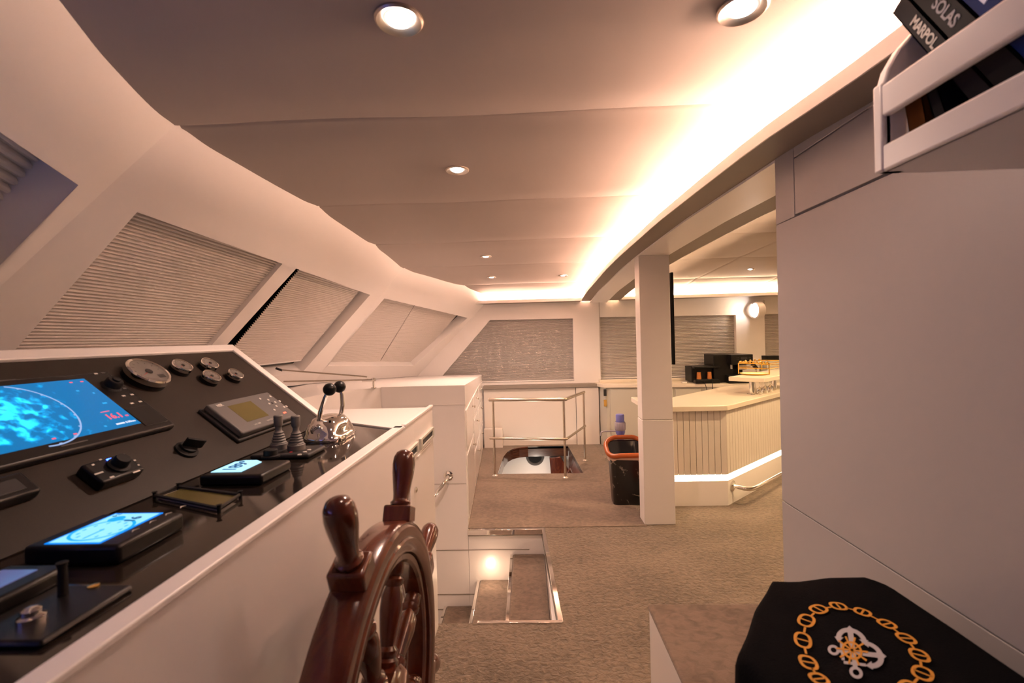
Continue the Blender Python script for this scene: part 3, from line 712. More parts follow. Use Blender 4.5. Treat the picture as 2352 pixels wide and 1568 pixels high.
# ---- ignition style rotary switch
u, v = ppan(435, 1024, .02)
G = PM @ Matrix.Translation((u, v, .004)); t = thing('rotary_switch', G.translation, 'black rotary switch with a pointed handle in the middle of the panel', 'switch')
MB(G).lathe([(.030, 0), (.030, .006), (.022, .010), (.022, .016), (0, .018)], seg=30).build('collar', 'matte_black', t)
b = MB(G @ Matrix.Rotation(-.6, 4, 'Z')); b.prism([(-.018, -.0045, .016), (.026, -.0045, .016), (.034, 0, .016), (.026, .0045, .016), (-.018, .0045, .016)], (0, 0, .026)); b.build('handle', 'black', t, bevel=.0015)
# second dark device at the left edge of the slope
u, v = ppan(20, 1130, .02)
t = thing('panel_receiver', PM @ Vector((u-.05, v, .004)), 'low black unit at the left edge of the slope, under the radar display', 'marine instrument')
plate(PM, u-.20, v-.022, u+.04, v+.035, .004, .028, 'case', 'black', t, .005); plate(PM, u-.20, v-.010, u+.02, v+.02, .028, .0295, 'face', 'dark_grey', t, .001)

# ---- shelf instruments (frame SM, x along console, y away from viewer's side)
def unit(name, px4, h, lab, cat, case='black'):
    A = [pshelf(*q, h) for q in px4]; xs = [q[0] for q in A]; ys = [q[1] for q in A]
    cx, cyy = sum(xs)/4, sum(ys)/4
    ang = math.atan2(A[2][1]-A[3][1], A[2][0]-A[3][0]) if 0 else 0
    w = ((xs[1]+xs[2])-(xs[0]+xs[3]))/2; d = ((ys[0]+ys[1])-(ys[2]+ys[3]))/2
    t = thing(name, (XC-cyy, cx, ZC+.003), lab, cat)
    MB(SM).box((cx-w/2, cyy-d/2, .003), (cx+w/2, cyy+d/2, h)).build('case', case, t, bevel=.007, bseg=3)
    return t, cx, cyy, w, d
t, cx, cyy, w, d = unit('compass_display', ((470, 1085), (560, 1050), (655, 1062), (585, 1098)), .030, 'low black heading display reading 189 degrees, glowing pale blue', 'marine display')
h = .030
S4 = [pshelf(*q, h+.001) for q in ((500, 1080), (550, 1053), (596, 1060), (553, 1086))]
x0s, x1s = (S4[0][0]+S4[3][0])/2, (S4[1][0]+S4[2][0])/2; y1s, y0s = (S4[0][1]+S4[1][1])/2, (S4[2][1]+S4[3][1])/2
MB(SM).prism([(x0s, y0s, h), (x1s-.02, y0s, h), (x1s, y0s+.025, h), (x1s, y1s-.02, h), (x1s-.014, y1s, h), (x0s, y1s, h)], (0, 0, .0012)).build('screen', 'screen_white', t, smooth=0)
text('189°', (y1s-y0s)*.62, SM @ Matrix.Translation(((x0s+x1s)/2, (y0s+y1s)/2+.003, h+.0015)), 'ink_blue', t, name='heading_figure', bold=.0008)
MB(SM @ Matrix.Translation((x1s+.035, cyy-.004, h))).lathe([(.024, 0), (.024, .004), (.019, .006), (.018, .020), (.016, .022), (0, .022)], seg=30).build('knob', 'matte_black', t)
for i in range(3): MB(SM).box((x1s+.066+.016*i, cyy+.03, h), (x1s+.074+.016*i, cyy+.036, h+.001)).build('key', 'print', t)

t, cx, cyy, w, d = unit('depth_display', ((85, 1242), (255, 1170), (405, 1184), (245, 1268)), .035, 'black multifunction display with a glowing clock-like dial and 16 figure', 'marine display')
h = .035
S4 = [pshelf(*q, h+.001) for q in ((123, 1243), (272, 1172), (358, 1183), (222, 1252))]
x0s, x1s = (S4[0][0]+S4[3][0])/2, (S4[1][0]+S4[2][0])/2; y1s, y0s = (S4[0][1]+S4[1][1])/2, (S4[2][1]+S4[3][1])/2
MB(SM).box((x0s, y0s, h-.0005), (x1s, y1s, h+.0008)).build('screen_border', 'screen_edge', t, smooth=0)
e = .004; MB(SM).box((x0s+e, y0s+e, h), (x1s-e, y1s-e, h+.0012)).build('screen', 'screen_cyan', t, smooth=0)
gx, gy, gr = x0s+(x1s-x0s)*.40, (y0s+y1s)/2-.002, (y1s-y0s)*.43
b = MB(SM)
for i in range(48):
    a0, a1 = 2*PI*i/48, 2*PI*(i+1)/48
    b.face([(gx+r_*math.cos(q), gy+r_*math.sin(q), h+.0016) for r_, q in ((gr, a0), (gr+.005, a0), (gr+.005, a1), (gr, a1))])
b.build('dial_ring', 'cyan_line', t, smooth=0)
b = MB(SM)
for i in range(12):
    q = 2*PI*i/12; b.box((gx+gr*.8*math.cos(q)-.003, gy+gr*.8*math.sin(q)-.0015, h+.0013), (gx+gr*.8*math.cos(q)+.003, gy+gr*.8*math.sin(q)+.0015, h+.0017))
b.prism([(gx-.002, gy-.004, h+.0014), (gx+.004, gy, h+.0014), (gx-.002, gy+.004, h+.0014)], (0, 0, .0005)); b.box((gx-.03, gy-.002, h+.0014), (gx-.002, gy+.001, h+.0018))
b.build('dial_figures', 'cyan_line', t, smooth=0)
text('16', .026, SM @ Matrix.Translation((x1s-.032, y0s+.030, h+.0015)), 'ink_blue', t, name='depth_figure', bold=.0006)
MB(SM @ Matrix.Translation((x1s-.030, y1s-.030, h+.0013))).lathe([(.013, 0), (.013, .0006), (0, .0006)], seg=24).build('small_dial', 'cyan_line', t, smooth=0)
text('0.2', .012, SM @ Matrix.Translation((x1s-.012, y1s-.014, h+.0015)), 'ink_blue', t, name='small_figure')
for i, s_ in enumerate(('≡', '˄', '˅', '−')):
    q = x0s+.03+(x1s-x0s-.02)*i/3+.02; b = MB(SM); b.prism([(q-.008, y0s-.016, h), (q, y0s-.010, h), (q+.008, y0s-.016, h), (q, y0s-.013, h)], (0, 0, .001)); b.build('key', 'print', t, smooth=0)

t, cx, cyy, w, d = unit('phone_like_display', ((-170, 1385), (0, 1300), (158, 1288), (-30, 1398)), .028, 'dark flat display at the left edge with a dim violet screen', 'marine display', 'black')
MB(SM).box((cx-w/2+.02, cyy-d/2+.03, .028), (cx+w/2-.02, cyy+d/2-.012, .0292)).build('screen', 'dim_screen', t, smooth=0)
# flat switch plate with chrome button at the lower left
t, cx, cyy, w, d = unit('switch_plate', ((-60, 1450), (150, 1325), (272, 1358), (60, 1500)), .012, 'flat black switch plate with a bright round button at the lower left', 'switch plate')
p = pshelf(72, 1410, .02); MB(SM @ Matrix.Translation((p[0], p[1], .012))).lathe([(.014, 0), (.014, .006), (.010, .008), (.010, .014), (.006, .017), (0, .018)], seg=28).build('push_button', 'chrome', t)
p = pshelf(215, 1345, .013); MB(SM @ Matrix.Translation((p[0], p[1], .012))).lathe([(.007, 0), (.007, .002), (0, .003)], seg=20).build('screw_cap', 'brass', t)
p = pshelf(145, 1362, .014); MB(SM @ Matrix.Translation((p[0], p[1], .012))).lathe([(.006, 0), (.005, .035), (.007, .045), (0, .047)], seg=16).build('toggle', 'matte_black', t)
# bare lcd module in a thin metal frame
W4 = [pshelf(*q, .012) for q in ((355, 1137), (410, 1117), (552, 1135), (503, 1167))]
t = thing('bare_display_module', (XC-sum(q[1] for q in W4)/4, sum(q[0] for q in W4)/4, ZC+.003), 'open frame with an unlit yellow-green display and corner pins', 'display module')
b = MB(SM); b.tube([(q[0], q[1], .012) for q in W4], .004, 6, closed=True); b.build('wire_frame', 'dark_grey', t)
cx, cyy = sum(q[0] for q in W4)/4, sum(q[1] for q in W4)/4
def shr(k, z): return [(cx+(q[0]-cx)*k, cyy+(q[1]-cyy)*k, z) for q in W4]
MB(SM).prism(shr(.93, .004), (0, 0, .003)).build('board', 'tan' if 0 else 'sack', t, smooth=0)
q_ = shr(.86, .0072); b = MB(SM); b.prism([Vector(q_[0]).lerp(Vector(q_[3]), .0)+Vector((.0, 0, 0)), q_[1], Vector(q_[2]), Vector(q_[3])], (0, 0, .002)); b.build('display', 'lcd', t, smooth=0)
for q in W4: MB(SM @ Matrix.Translation((q[0], q[1], 0))).lathe([(.004, .003), (.004, .018), (.006, .020), (0, .021)], seg=10).build('pin', 'matte_black', t)

# ---- twin joystick plate
t, cx, cyy, w, d = unit('thruster_control', ((592, 1038), (640, 1015), (735, 1030), (692, 1050)), .018, 'dark control plate carrying two short grey thruster joysticks', 'joystick control', 'dark_grey')
for px, py in ((641, 1030), (681, 1032)):
    p = at(px, py, 'z', ZC+.018); J = Matrix.Translation(p)
    prof = [(.026, 0), (.026, .016), (.023, .018)]
    for i in range(5): r_ = .023-.002*i; prof += [(r_, .020+.008*i), (r_-.004, .024+.008*i)]
    prof += [(.009, .062), (.010, .070)]
    s1 = MB(J); s1.lathe(prof, seg=28); bt = s1.build('rubber_boot', 'rubber', t)
    MB(J).lathe([(.010, .070), (.013, .076), (.0135, .104), (.011, .107), (0, .107)], seg=24).build('stick_grip', 'rubber', t)
    MB(J @ Matrix.Translation((.0, -.034, .0))).lathe([(.005, 0), (.005, .0012), (0, .0015)], seg=12).build('marker', 'red_print', t)
for px, py in ((688, 1044), (700, 1038), (710, 1033)):
    p = at(px, py, 'z', ZC+.019); MB(Matrix.Translation(p)).lathe([(.006, -.001), (.006, .0015), (0, .002)], seg=16).build('key', 'print', t)

# ---- twin lever throttle
c0 = at(757, 1000, 'z', ZC+.01)
t = thing('throttle', (c0.x, c0.y, ZC+.003), 'chrome twin throttle head with two black ball levers', 'throttle')
b = MB(Matrix.Translation((c0.x, c0.y, ZC+.003)))
rings = []
for z_, hx, hy in ((0, .075, .098), (.012, .078, .100), (.018, .072, .095), (.03, .068, .092), (.055, .058, .078), (.075, .045, .060), (.083, .025, .035)):
    pts = []
    for k in range(28):
        q = 2*PI*k/28; c, s_ = math.cos(q), math.sin(q); e_ = .55
        pts.append(b.v((math.copysign(abs(c)**e_, c)*hx, math.copysign(abs(s_)**e_, s_)*hy, z_)))
    rings.append(pts)
for A, B in zip(rings, rings[1:]):
    for k in range(28): b.bm.faces.new([A[k], A[(k+1) % 28], B[(k+1) % 28], B[k]])
b.bm.faces.new(rings[-1]); b.build('head', 'chrome', t, smooth=60)
yA, yB = c0.y-.055, c0.y+.062
for (yy, pts, ball) in ((yA, ((731, 975), (736, 945), (746, 915), (752, 900)), (757, 894)), (yB, ((783, 955), (787, 930), (785, 905), (781, 890)), (780, 888))):
    P3 = [at(*q, 'y', yy) for q in pts]; lv = MB().tube(P3, [.0085, .008, .007, .006], 12).build('lever', 'chrome', t)
    bp = at(*ball, 'y', yy); b = MB(Matrix.Translation(bp)); rb = .0225 if yy == yA else .0225
    b.lathe([(0, -rb)]+[(rb*math.sin(PI*i/14), -rb*math.cos(PI*i/14)) for i in range(1, 14)]+[(0, rb)], seg=28); b.build('ball_knob', 'black', lv)
bp = at(728, 990, 'y', c0.y-.085)
b = MB(Matrix.Translation(bp)); b.lathe([(.022, -.03), (.024, -.006), (.020, .0), (.014, .002), (.012, -.004), (0, -.004)], axis=(0.2, -1, .1), seg=28); b.build('side_cap', 'chrome', t)
for ax, ay in ((-.02, .03), (.02, .03), (-.02, -.02), (.02, -.02)): MB(Matrix.Translation((c0.x+ax, c0.y+ay, ZC+.084-.004))).lathe([(.004, 0), (.004, .003), (0, .004)], seg=10).build('screw', 'steel', t)

# ================================================================== STEERING WHEEL
WX, WY, WZ = -.33, .952, .698
PH0 = math.radians(109.4)
t = wheel = thing('steering_wheel', (WX, WY, WZ-.4), 'varnished mahogany steering wheel with turned spokes and handles', 'steering wheel')
ORG[wheel.name_full] = Vector((WX, WY, WZ-.4))
ax = (1, 0, 0); oW = (WX, WY, WZ)
def ringpart(prof, name, m):
    b = MB(); prof = prof+[prof[0]]; b.lathe(prof, oW, ax, 96); return b.build(name, m, t, smooth=35)
ringpart([(.300, -.020), (.300, .020), (.306, .026), (.318, .028), (.322, .024), (.322, -.024), (.318, -.028), (.306, -.026)], 'inner_ring', 'mahogany')
ringpart([(.322, -.034), (.322, .034), (.330, .040), (.352, .042), (.356, .038), (.362, .040), (.378, .038), (.384, .032), (.388, .034), (.392, .026), (.392, -.026), (.388, -.034), (.384, -.032), (.378, -.038), (.362, -.040), (.352, -.042), (.330, -.040)], 'rim', 'mahogany')
for k in range(8):
    q = PH0-k*PI/4; dr = Vector((0, math.cos(q), math.sin(q))); tn = Vector((0, -math.sin(q), math.cos(q)))
    O = Vector(oW)
    # block over the rim
    Mx = frame(O, dr, tn, (dr.cross(tn)))
    hb = MB(Mx).box((.386, -.030, -.034), (.428, .030, .034)).build('rim_block', 'mahogany', t, bevel=.006, bseg=3)
    b = MB(); b.lathe([(.018, .425), (.0245, .430), (.0255, .436), (.021, .440), (.0195, .444), (.0200, .455), (.0235, .480), (.0275, .508), (.0290, .530), (.0270, .548), (.0215, .560), (.012, .566), (0, .568)], O, dr, 24); b.build('handle', 'mahogany', t)
    b = MB(); b.lathe([(.020, .06), (.020, .085), (.026, .09), (.027, .102), (.021, .108), (.024, .115), (.024, .122), (.017, .130), (.022, .165), (.026, .20), (.025, .23), (.018, .248), (.024, .254), (.025, .264), (.018, .270), (.022, .276), (.022, .30)], O, dr, 24); b.build('spoke', 'mahogany', t)
b = MB(); b.lathe([(0, .055), (.03, .055), (.04, .045), (.085, .040), (.095, .030), (.095, -.03), (.08, -.04), (.03, -.05), (.02, -.165), (0, -.165)], oW, ax, 48); b.build('hub', 'mahogany', t)
b = MB(); b.lathe([(0, .075), (.012, .074), (.020, .066), (.024, .055), (.024, .05)], oW, ax, 32); b.build('hub_cap', 'chrome', t)

# ================================================================== DASH AND LOCKERS
def slopeprism(poly, z0, name, m, parent=None, dz=0, bevel=0, label=None):
    b = MB(); n = len(poly); lo = [b.v((x, y, z0)) for x, y in poly]; hi = [b.v((x, y, dashz(y)+dz)) for x, y in poly]
    tr = tessellate_polygon([[Vector((x, y, 0)) for x, y in poly]])
    for a_ in tr: b.bm.faces.new([hi[i] for i in a_]); b.bm.faces.new([lo[i] for i in a_[::-1]])
    for i in range(n): b.bm.faces.new([lo[i], lo[(i+1) % n], hi[(i+1) % n], hi[i]])
    return b.build(name, m, parent, smooth=20, bevel=bevel)
p1, p2, p3 = at(868, 892, 'z', 1.135), at(760, 903, 'z', 1.135), at(680, 917, 'z', 1.135)
t = thing('dashboard', (-2, 3, 0), 'low white dashboard shelf under the raked windows, behind the console', 'dashboard')
front = [(-1.42, -1.28), (-1.50, 2.2), (-1.52, 2.6), (p3.x, p3.y), ((p3.x+p2.x)/2-.01, (p3.y+p2.y)/2), (p2.x, p2.y), ((p2.x+p1.x)/2-.03, (p2.y+p1.y)/2+.03), (p1.x-.06, 3.50), (-1.16, 3.562), (-1.16, 5.0), (-1.16, 6.38), (F2.p(6.38, 1.0).x-.05, 6.38), (F2.p(4.6, 1.1).x-.05, 4.6), (F1.p(1.3, 1.13).x-.05, 1.3), (F0.p(-1.28, 1.13).x-.05, -1.28)]
slopeprism(front, -1.2, 'body', 'white', t)
t = thing('storage_locker', (-.8, 4.9, 0), 'long white locker with small drawer knobs, left of the stair railing', 'locker')
slopeprism([(-1.158, 3.564), (-.50, 3.564), (-.64, 6.38), (-1.158, 6.38)], -1.2, 'body', 'white', t)
slopeprism([(-1.158, 3.558), (-.495, 3.558), (-.635, 6.385), (-1.158, 6.385)], .985, 'worktop', 'white', t, dz=.003)
MB().box((-1.0, 3.5595, .36), (-.505, 3.5645, .362)).build('panel_joint', 'ledge', t)
for z in (-.165, -.515, -.635): MB().box((-1.4, 3.558, z), (-.02, 3.5645, z+.004)).build('panel_joint', 'ledge', t)
struct(MB().box((-.498, 3.562, -1.2), (.12, 3.62, -.057)).build('wall_stair', 'white'))
# drawer fronts and knobs on the side facing the walkway
def lx(y): return -.50-.14*(y-3.564)/2.816
for y0, y1, z0, z1 in ((3.62, 4.42, .60, .93), (3.62, 4.42, .06, .57), (4.46, 5.3, .72, .93), (4.46, 5.3, .40, .69), (4.46, 5.3, .06, .37), (5.34, 6.2, .72, .93), (5.34, 6.2, .40, .69), (5.34, 6.2, .06, .37)):
    f = MB(); f.prism([(lx(y0)-.004, y0, z0), (lx(y1)-.004, y1, z0), (lx(y1)-.004, y1, z1), (lx(y0)-.004, y0, z1)], (.012, 0, 0)); fo = f.build('drawer_front', 'white_gloss', t, bevel=.002)
    ym, zm = (y1-.12 if y0 < 4 else (y0+y1)/2), z1-.07
    MB().lathe([(0, -.002), (.011, -.002), (.006, .004), (.006, .014), (.013, .020), (.011, .027), (0, .028)], (lx(ym)+.008, ym, zm), (1, 0, 0), 18).build('knob', 'chrome', fo)
# grab handle on the locker end face
g0, g1_ = at(1027, 1098, 'y', 3.5), at(1003, 1128, 'y', 3.44)
t = thing('grab_handle', (g0.x, 3.56, g0.z), 'chrome grab handle curving off the white locker end beside the stairs', 'handle')
MB().tube([(g0.x, 3.562, g0.z), (g0.x-.005, 3.50, g0.z-.01), (g0.x-.03, 3.465, g0.z-.04), (g0.x-.08, 3.455, g0.z-.10), (g0.x-.30, 3.455, g0.z-.34), (g0.x-.34, 3.48, g0.z-.38), (g0.x-.35, 3.562, g0.z-.39)], .015, 14).build('bar', 'chrome', t)
MB().lathe([(0, .0), (.038, 0), (.038, .004), (.03, .008), (.016, .010)], (g0.x, 3.5625, g0.z), (0, -1, 0), 28).build('flange', 'chrome', t)
# stair lamp on the side wall
s0 = at(1127, 1293, 'y', 3.556)
def steplamp(p, nrm, lab):
    t = thing('step_lamp', p, lab, 'step light')
    MB().lathe([(0, .001), (.016, .001), (.016, .005), (.012, .007), (0, .007)], p, nrm, 24).build('lens', 'lens', t)
    ld = bpy.data.lights.new('step_lamp_light', 'POINT'); ld.energy = .30; ld.color = (1, .66, .42); ld.shadow_soft_size = .02
    lo = bpy.data.objects.new('step_lamp_light', ld); COL.objects.link(lo); lo.parent = t; lo.location = Vector(nrm)*.10+Vector((0, 0, -.03))
steplamp((s0.x, 3.558, s0.z), (0, -1, 0), 'small round stair lamp glowing on the white wall above the middle step')
steplamp((-.56, 2.372, -.22), (0, 1, 0), 'stair lamp facing across the well, seen only as a glow behind the wheel')

# wiper linkage on the dashboard
k0 = at(858, 890, 'z', 1.14)
t = thing('wiper_linkage', (k0.x, k0.y, 1.137), 'slim steel double rod linkage standing on the dashboard below the blinds', 'rod linkage')
MB().lathe([(.022, 0), (.022, .004), (.010, .006), (.009, .055), (.012, .062), (.012, .08), (0, .082)], (k0.x, k0.y, 1.137), (0, 0, 1), 20).build('post', 'chrome', t)
yk = k0.y
a0, a1 = at(590, 845, 'y', yk+.05), at(843, 865, 'y', yk); b0, b1 = at(600, 877, 'y', yk+.02), at(862, 872, 'y', yk)
a0 = a1+(a0-a1)*.80; b0 = b1+(b0-b1)*.80
MB().tube([a0, a1], .006, 10).build('rod', 'steel', t); MB().tube([b0, b1], .006, 10).build('rod', 'steel', t)
b2 = at(832, 874, 'y', yk); MB().tube([b2, b1], .012, 14).build('knuckle', 'chrome', t)
MB().tube([a0+Vector((-.02, 0, .012)), a0+Vector((.03, 0, -.006))], .009, 8).build('end_bracket', 'dark_grey', t)
# chrome fitting behind the console end
p = at(671, 919, 'z', 1.16)
t = thing('deck_fitting', (p.x, p.y, 1.137), 'small chrome knob just behind the far end of the console rim', 'fitting')
b = MB(Matrix.Translation((p.x, p.y, 1.137))); b.lathe([(.030, 0), (.026, .012), (.012, .018), (.012, .03), (.026, .04), (.028, .052), (.018, .064), (0, .066)], seg=24); b.build('knob_body', 'chrome', t)

# ================================================================== FAR STAIR WELL
t = thing('stairwell_lining', (.1, 5.6, -.3), 'dark wooden lining of the far stair opening inside the railing', 'stair lining')
back = [(x+(.1-x)*.012+(0), y-.006) for x, y in hB[2:]+[hB[0]]]
b = MB(); n = len(back)
for i in range(n-1):
    (x0, y0), (x1, y1) = back[i], back[i+1]; b.face([(x0, y0, 0), (x1, y1, 0), (x1, y1, -.125), (x0, y0, -.125)])
b.build('curved_lining', 'teak_dark', t, smooth=60)
MB().prism([(.585, 4.97, .002), (.53, 6.20, .002), (.53, 6.20, -.45), (.585, 4.97, -.45)], (.03, 0, 0)).build('side_board', 'mahogany', t)
b = MB()
for i in range(n-1):
    (x0, y0), (x1, y1) = back[i], back[i+1]; b.face([(x0, y0, .012), (x1, y1, .012), (x1, y1, -.02), (x0, y0, -.02)])
b.build('chrome_edge', 'chrome', t, smooth=60)
struct(MB().box((-.48, 6.30, -1.2), (.69, 6.36, -.06)).build('wall_stair', 'white'))
struct(MB().box((-.54, 4.9, -1.2), (-.49, 6.30, -.06)).build('wall_stair', 'white'))
struct(MB().box((.70, 4.9, -1.2), (.74, 6.36, -.06)).build('wall_stair', 'white'))
struct(MB().box((-.54, 4.8, -1.26), (.74, 6.36, -1.2)).build('floor_lower', 'carpet2'))
p = at(1229, 1048, 'y', 6.28)
t = thing('porthole', (p.x, 6.28, p.z), 'round black porthole with a grey ring, seen down in the far stairwell', 'porthole')
b = MB(); b.lathe([(.092, 0), (.092, .02), (.105, .03), (.125, .026), (.128, 0)], (p.x, 6.30, p.z), (0, -1, 0), 40); b.build('ring', 'grey', t)
b = MB(); b.lathe([(0, .02), (.093, .02)], (p.x, 6.30, p.z), (0, -1, 0), 32); b.build('glass_pane', 'matte_black', t)
t = thing('stair_block', (.33, 6.1, -.5), 'reddish wooden step end beside the porthole, down in the far stairwell', 'wooden step')
MB().prism([(.27, 6.28, -.15), (.42, 6.28, -.13), (.52, 6.28, -.30), (.52, 6.28, -.6), (.30, 6.28, -.6)], (0, -.10, 0)).build('wood_block', 'mahogany', t, bevel=.01)
MB().tube([(.46, 6.1, -.42), (.54, 6.1, -.26)], .015, 10).build('handrail_piece', 'mahogany', t)
ld = bpy.data.lights.new('lower_cabin_light', 'POINT'); ld.energy = 6; ld.color = (1, .85, .7); ld.shadow_soft_size = .1
lt = thing('cabin_lamp', (.1, 5.3, -.35), 'lamp lighting the cabin below the far stair opening', 'lamp')
lo = bpy.data.objects.new('lower_cabin_light', ld); COL.objects.link(lo); lo.parent = lt
MB().lathe([(0, 0), (.04, 0), (.04, .02), (0, .02)], (.1, 5.02, -.2), (0, 1, 0), 20).build('lens', 'white', lt); lo.location = (0, 0, -.1)

# railing
RL, RM, RR = Vector((-.381, 4.93, 0)), Vector((.375, 4.82, 0)), Vector((.666, 5.478, 0))
t = thing('stair_railing', (.1, 4.95, 0), 'polished steel railing with two rails guarding the far stair opening', 'railing')
for p in (RL, RM, RR):
    po = MB().tube([p+Vector((0, 0, .004)), p+Vector((0, 0, .82))], .0125, 16).build('post', 'steel', t)
    MB().lathe([(.032, .004), (.032, .008), (.022, .014), (.014, .022)], p, (0, 0, 1), 24).build('flange', 'chrome', po)
dz = Vector((0, 0, .833)); MB().tube([RL+dz+Vector((-.045, .006, 0)), RM+dz+Vector((.0, 0, 0)), RM+dz+Vector((.02, .01, 0)), RM+dz+Vector((.03, .035, 0)), RR+dz+Vector((.01, .03, -.01))], .0185, 18).build('top_rail', 'steel', t, smooth=60)
dz = Vector((0, -.02, .418)); MB().tube([RL+dz+Vector((-.045, .006, 0)), RM+dz+Vector((.0, 0, 0)), RM+dz+Vector((.02, .01, 0)), RM+dz+Vector((.03, .035, 0)), RR+dz+Vector((.012, .03, 0))], .0135, 16).build('middle_rail', 'steel', t, smooth=60)

# ledge and panelling along the end wall
t = thing('wall_ledge', (.2, 6.3, .8), 'grey ledge along the end wall under the slanted blind', 'ledge')
MB().box((-.615, 6.27, .795), (.98, 6.395, .842)).build('shelf_board', 'ledge', t, bevel=.004)
MB().box((-.615, 6.31, .0), (.66, 6.395, .79)).build('panel', 'cream', t, bevel=.003)
MB().box((.665, 6.29, .0), (.975, 6.395, .79)).build('end_panel', 'cream', t, bevel=.003)
MB().box((-.615, 6.20, .0), (-.36, 6.30, .26)).build('plinth_box', 'cream', t, bevel=.003)

# ================================================================== BACK COUNTER + BAR
t = thing('back_counter', (2, 6, 0), 'pale worktop with grey-green cupboards along the end wall behind the pillar', 'counter')
b = MB(); b.prism([(.94, 6.30, .80), (1.02, 6.10, .80), (2.30, 5.93, .80), (2.62, 5.62, .80), (3.1, 5.62, .80), (5.0, 5.8, .80), (5.0, 6.395, .80), (.94, 6.395, .80)], (0, 0, .045)); b.build('worktop', 'stone', t, bevel=.004)
MB().box((1.0, 6.33, .845), (4.9, 6.395, .885)).build('upstand', 'stone', t, bevel=.003)
b = MB(); b.prism([(.99, 6.30, 0), (1.05, 6.13, 0), (2.28, 5.97, 0), (2.62, 5.66, 0), (5.0, 5.85, 0), (5.0, 6.39, 0), (.99, 6.39, 0)], (0, 0, .80)); b.build('carcass', 'cabinet', t)
def cy2(x): return 6.13-.13*(x-1.05)
for i, (x0, x1) in enumerate(((1.10, 1.53), (1.56, 1.90), (1.93, 2.24))):
    f = MB(); f.prism([(x0, cy2(x0), .12), (x1, cy2(x1), .12), (x1, cy2(x1), .775), (x0, cy2(x0), .775)], (0, -.014, 0)); fo = f.build('cupboard_door', 'cabinet', t, bevel=.003)
    MB().lathe([(0, 0), (.016, .0), (.016, .006), (.009, .012), (0, .012)], (x1-.07, cy2(x1)-.014, .70), (0, -1, 0), 20).build('knob', 'chrome', fo)
    MB().box((x0, cy2(x1)-.008, .03), (x1, cy2(x0), .09)).build('kick_rail', 'cabinet', t)
for z in (.55, .69): MB().box((1.012, 6.10, z), (1.05, 6.12, z+.09)).build('socket', 'dark_grey' if z > .6 else 'brass', t, bevel=.003)

# bar counter
bp = [(1.02, 3.985), (1.70, 3.985), (2.64, 4.905), (3.5, 4.905), (3.5, 5.60), (2.64, 5.60), (1.40, 4.60), (1.02, 4.60)]
TOPZ = .872
def bt(px, py): v = at(px, py, 'z', TOPZ); return (v.x, v.y)
t = bar = thing('bar_counter', (1.9, 4.4, 0), 'cream bar counter with grooved front and glowing light line near the floor', 'bar')
c1, c2_ = bt(1671, 931), bt(1787.5, 902)
dx_ = (c2_[0]-c1[0]); dy_ = (c2_[1]-c1[1]); k = 2.2
c3 = (c1[0]+dx_*k, c1[1]+dy_*k)
k = 1.35; c3 = (c1[0]+dx_*k, c1[1]+dy_*k); i1, i2 = bt(1548, 911), bt(1669, 886)
lf = bt(1448, 911)
top = [(lf[0]-.0, c1[1]), c1, c3, (c3[0]+.10, 5.52), (i2[0]+.35, i2[1]+.13), i2, i1, (i1[0]-.10, 4.42), (lf[0]+.02, 4.62), (lf[0]-.0, 4.60)]
b = MB(); b.poly(top, [], lambda a_, c4, d: (a_, c4, TOPZ-d), .046); b.build('worktop', 'stone', t, bevel=.005)
# body outline inset by .035
fl = (lf[0]+.04, c1[1]+.04); fr = (c1[0]+.005, c1[1]+.04)
ux, uy = dx_/math.hypot(dx_, dy_), dy_/math.hypot(dx_, dy_)
br = (fr[0]+ux*1.35, fr[1]+uy*1.35)
body = [fl, fr, br, (br[0]+.05, 5.45), (i2[0]+.02, i2[1]-.06), (i1[0], i1[1]-.03), (fl[0], 4.44)]
ins = .012
b = MB(); b.poly([(x, y) for x, y in body], [], lambda a_, c4, d: (a_, c4, .215-d), .215); b.build('plinth', 'white', t, smooth=0)
nx_, ny_ = uy, -ux
def inset(q): return q
bi = [(fl[0]+.02, fl[1]+.02), (fr[0]-.008, fr[1]+.02), (br[0]-.014, br[1]+.014), body[3], body[4], body[5], (fl[0]+.02, 4.42)]
b = MB(); b.poly(bi, [], lambda a_, c4, d: (a_, c4, .835-d), .62); b.build('core', 'white', t, smooth=0)
# grooved boards
def boards(p, q, n, nm):
    d = Vector((q[0]-p[0], q[1]-p[1], 0)); L_ = d.length; d.normalize(); nn = Vector((d.y, -d.x, 0))
    for i in range(n):
        s0, s1 = L_*i/n+.0016, L_*(i+1)/n-.0016
        A = Vector((p[0], p[1], .268))+d*s0; B = Vector((p[0], p[1], .268))+d*s1
        MB().prism([A, B, B-nn*.018, A-nn*.018], (0, 0, .825-.268)).build(nm, 'cream', t, bevel=.0015, smooth=30)
boards(fl, fr, 12, 'board'); boards(fr, br, 25, 'board'); boards((fl[0], 4.42), fl, 7, 'board')
# glowing recess
def lite(p, q):
    d = Vector((q[0]-p[0], q[1]-p[1], 0)).normalized(); nn = Vector((d.y, -d.x, 0)); o = -nn*.010
    b = MB(); b.face([Vector((p[0], p[1], .217))+o, Vector((q[0], q[1], .217))+o, Vector((q[0], q[1], .266))+o, Vector((p[0], p[1], .266))+o]); return b
lite(fl, fr).build('light_line', 'led_kick', t, smooth=0); lite(fr, br).build('light_line', 'led_kick', t, smooth=0)
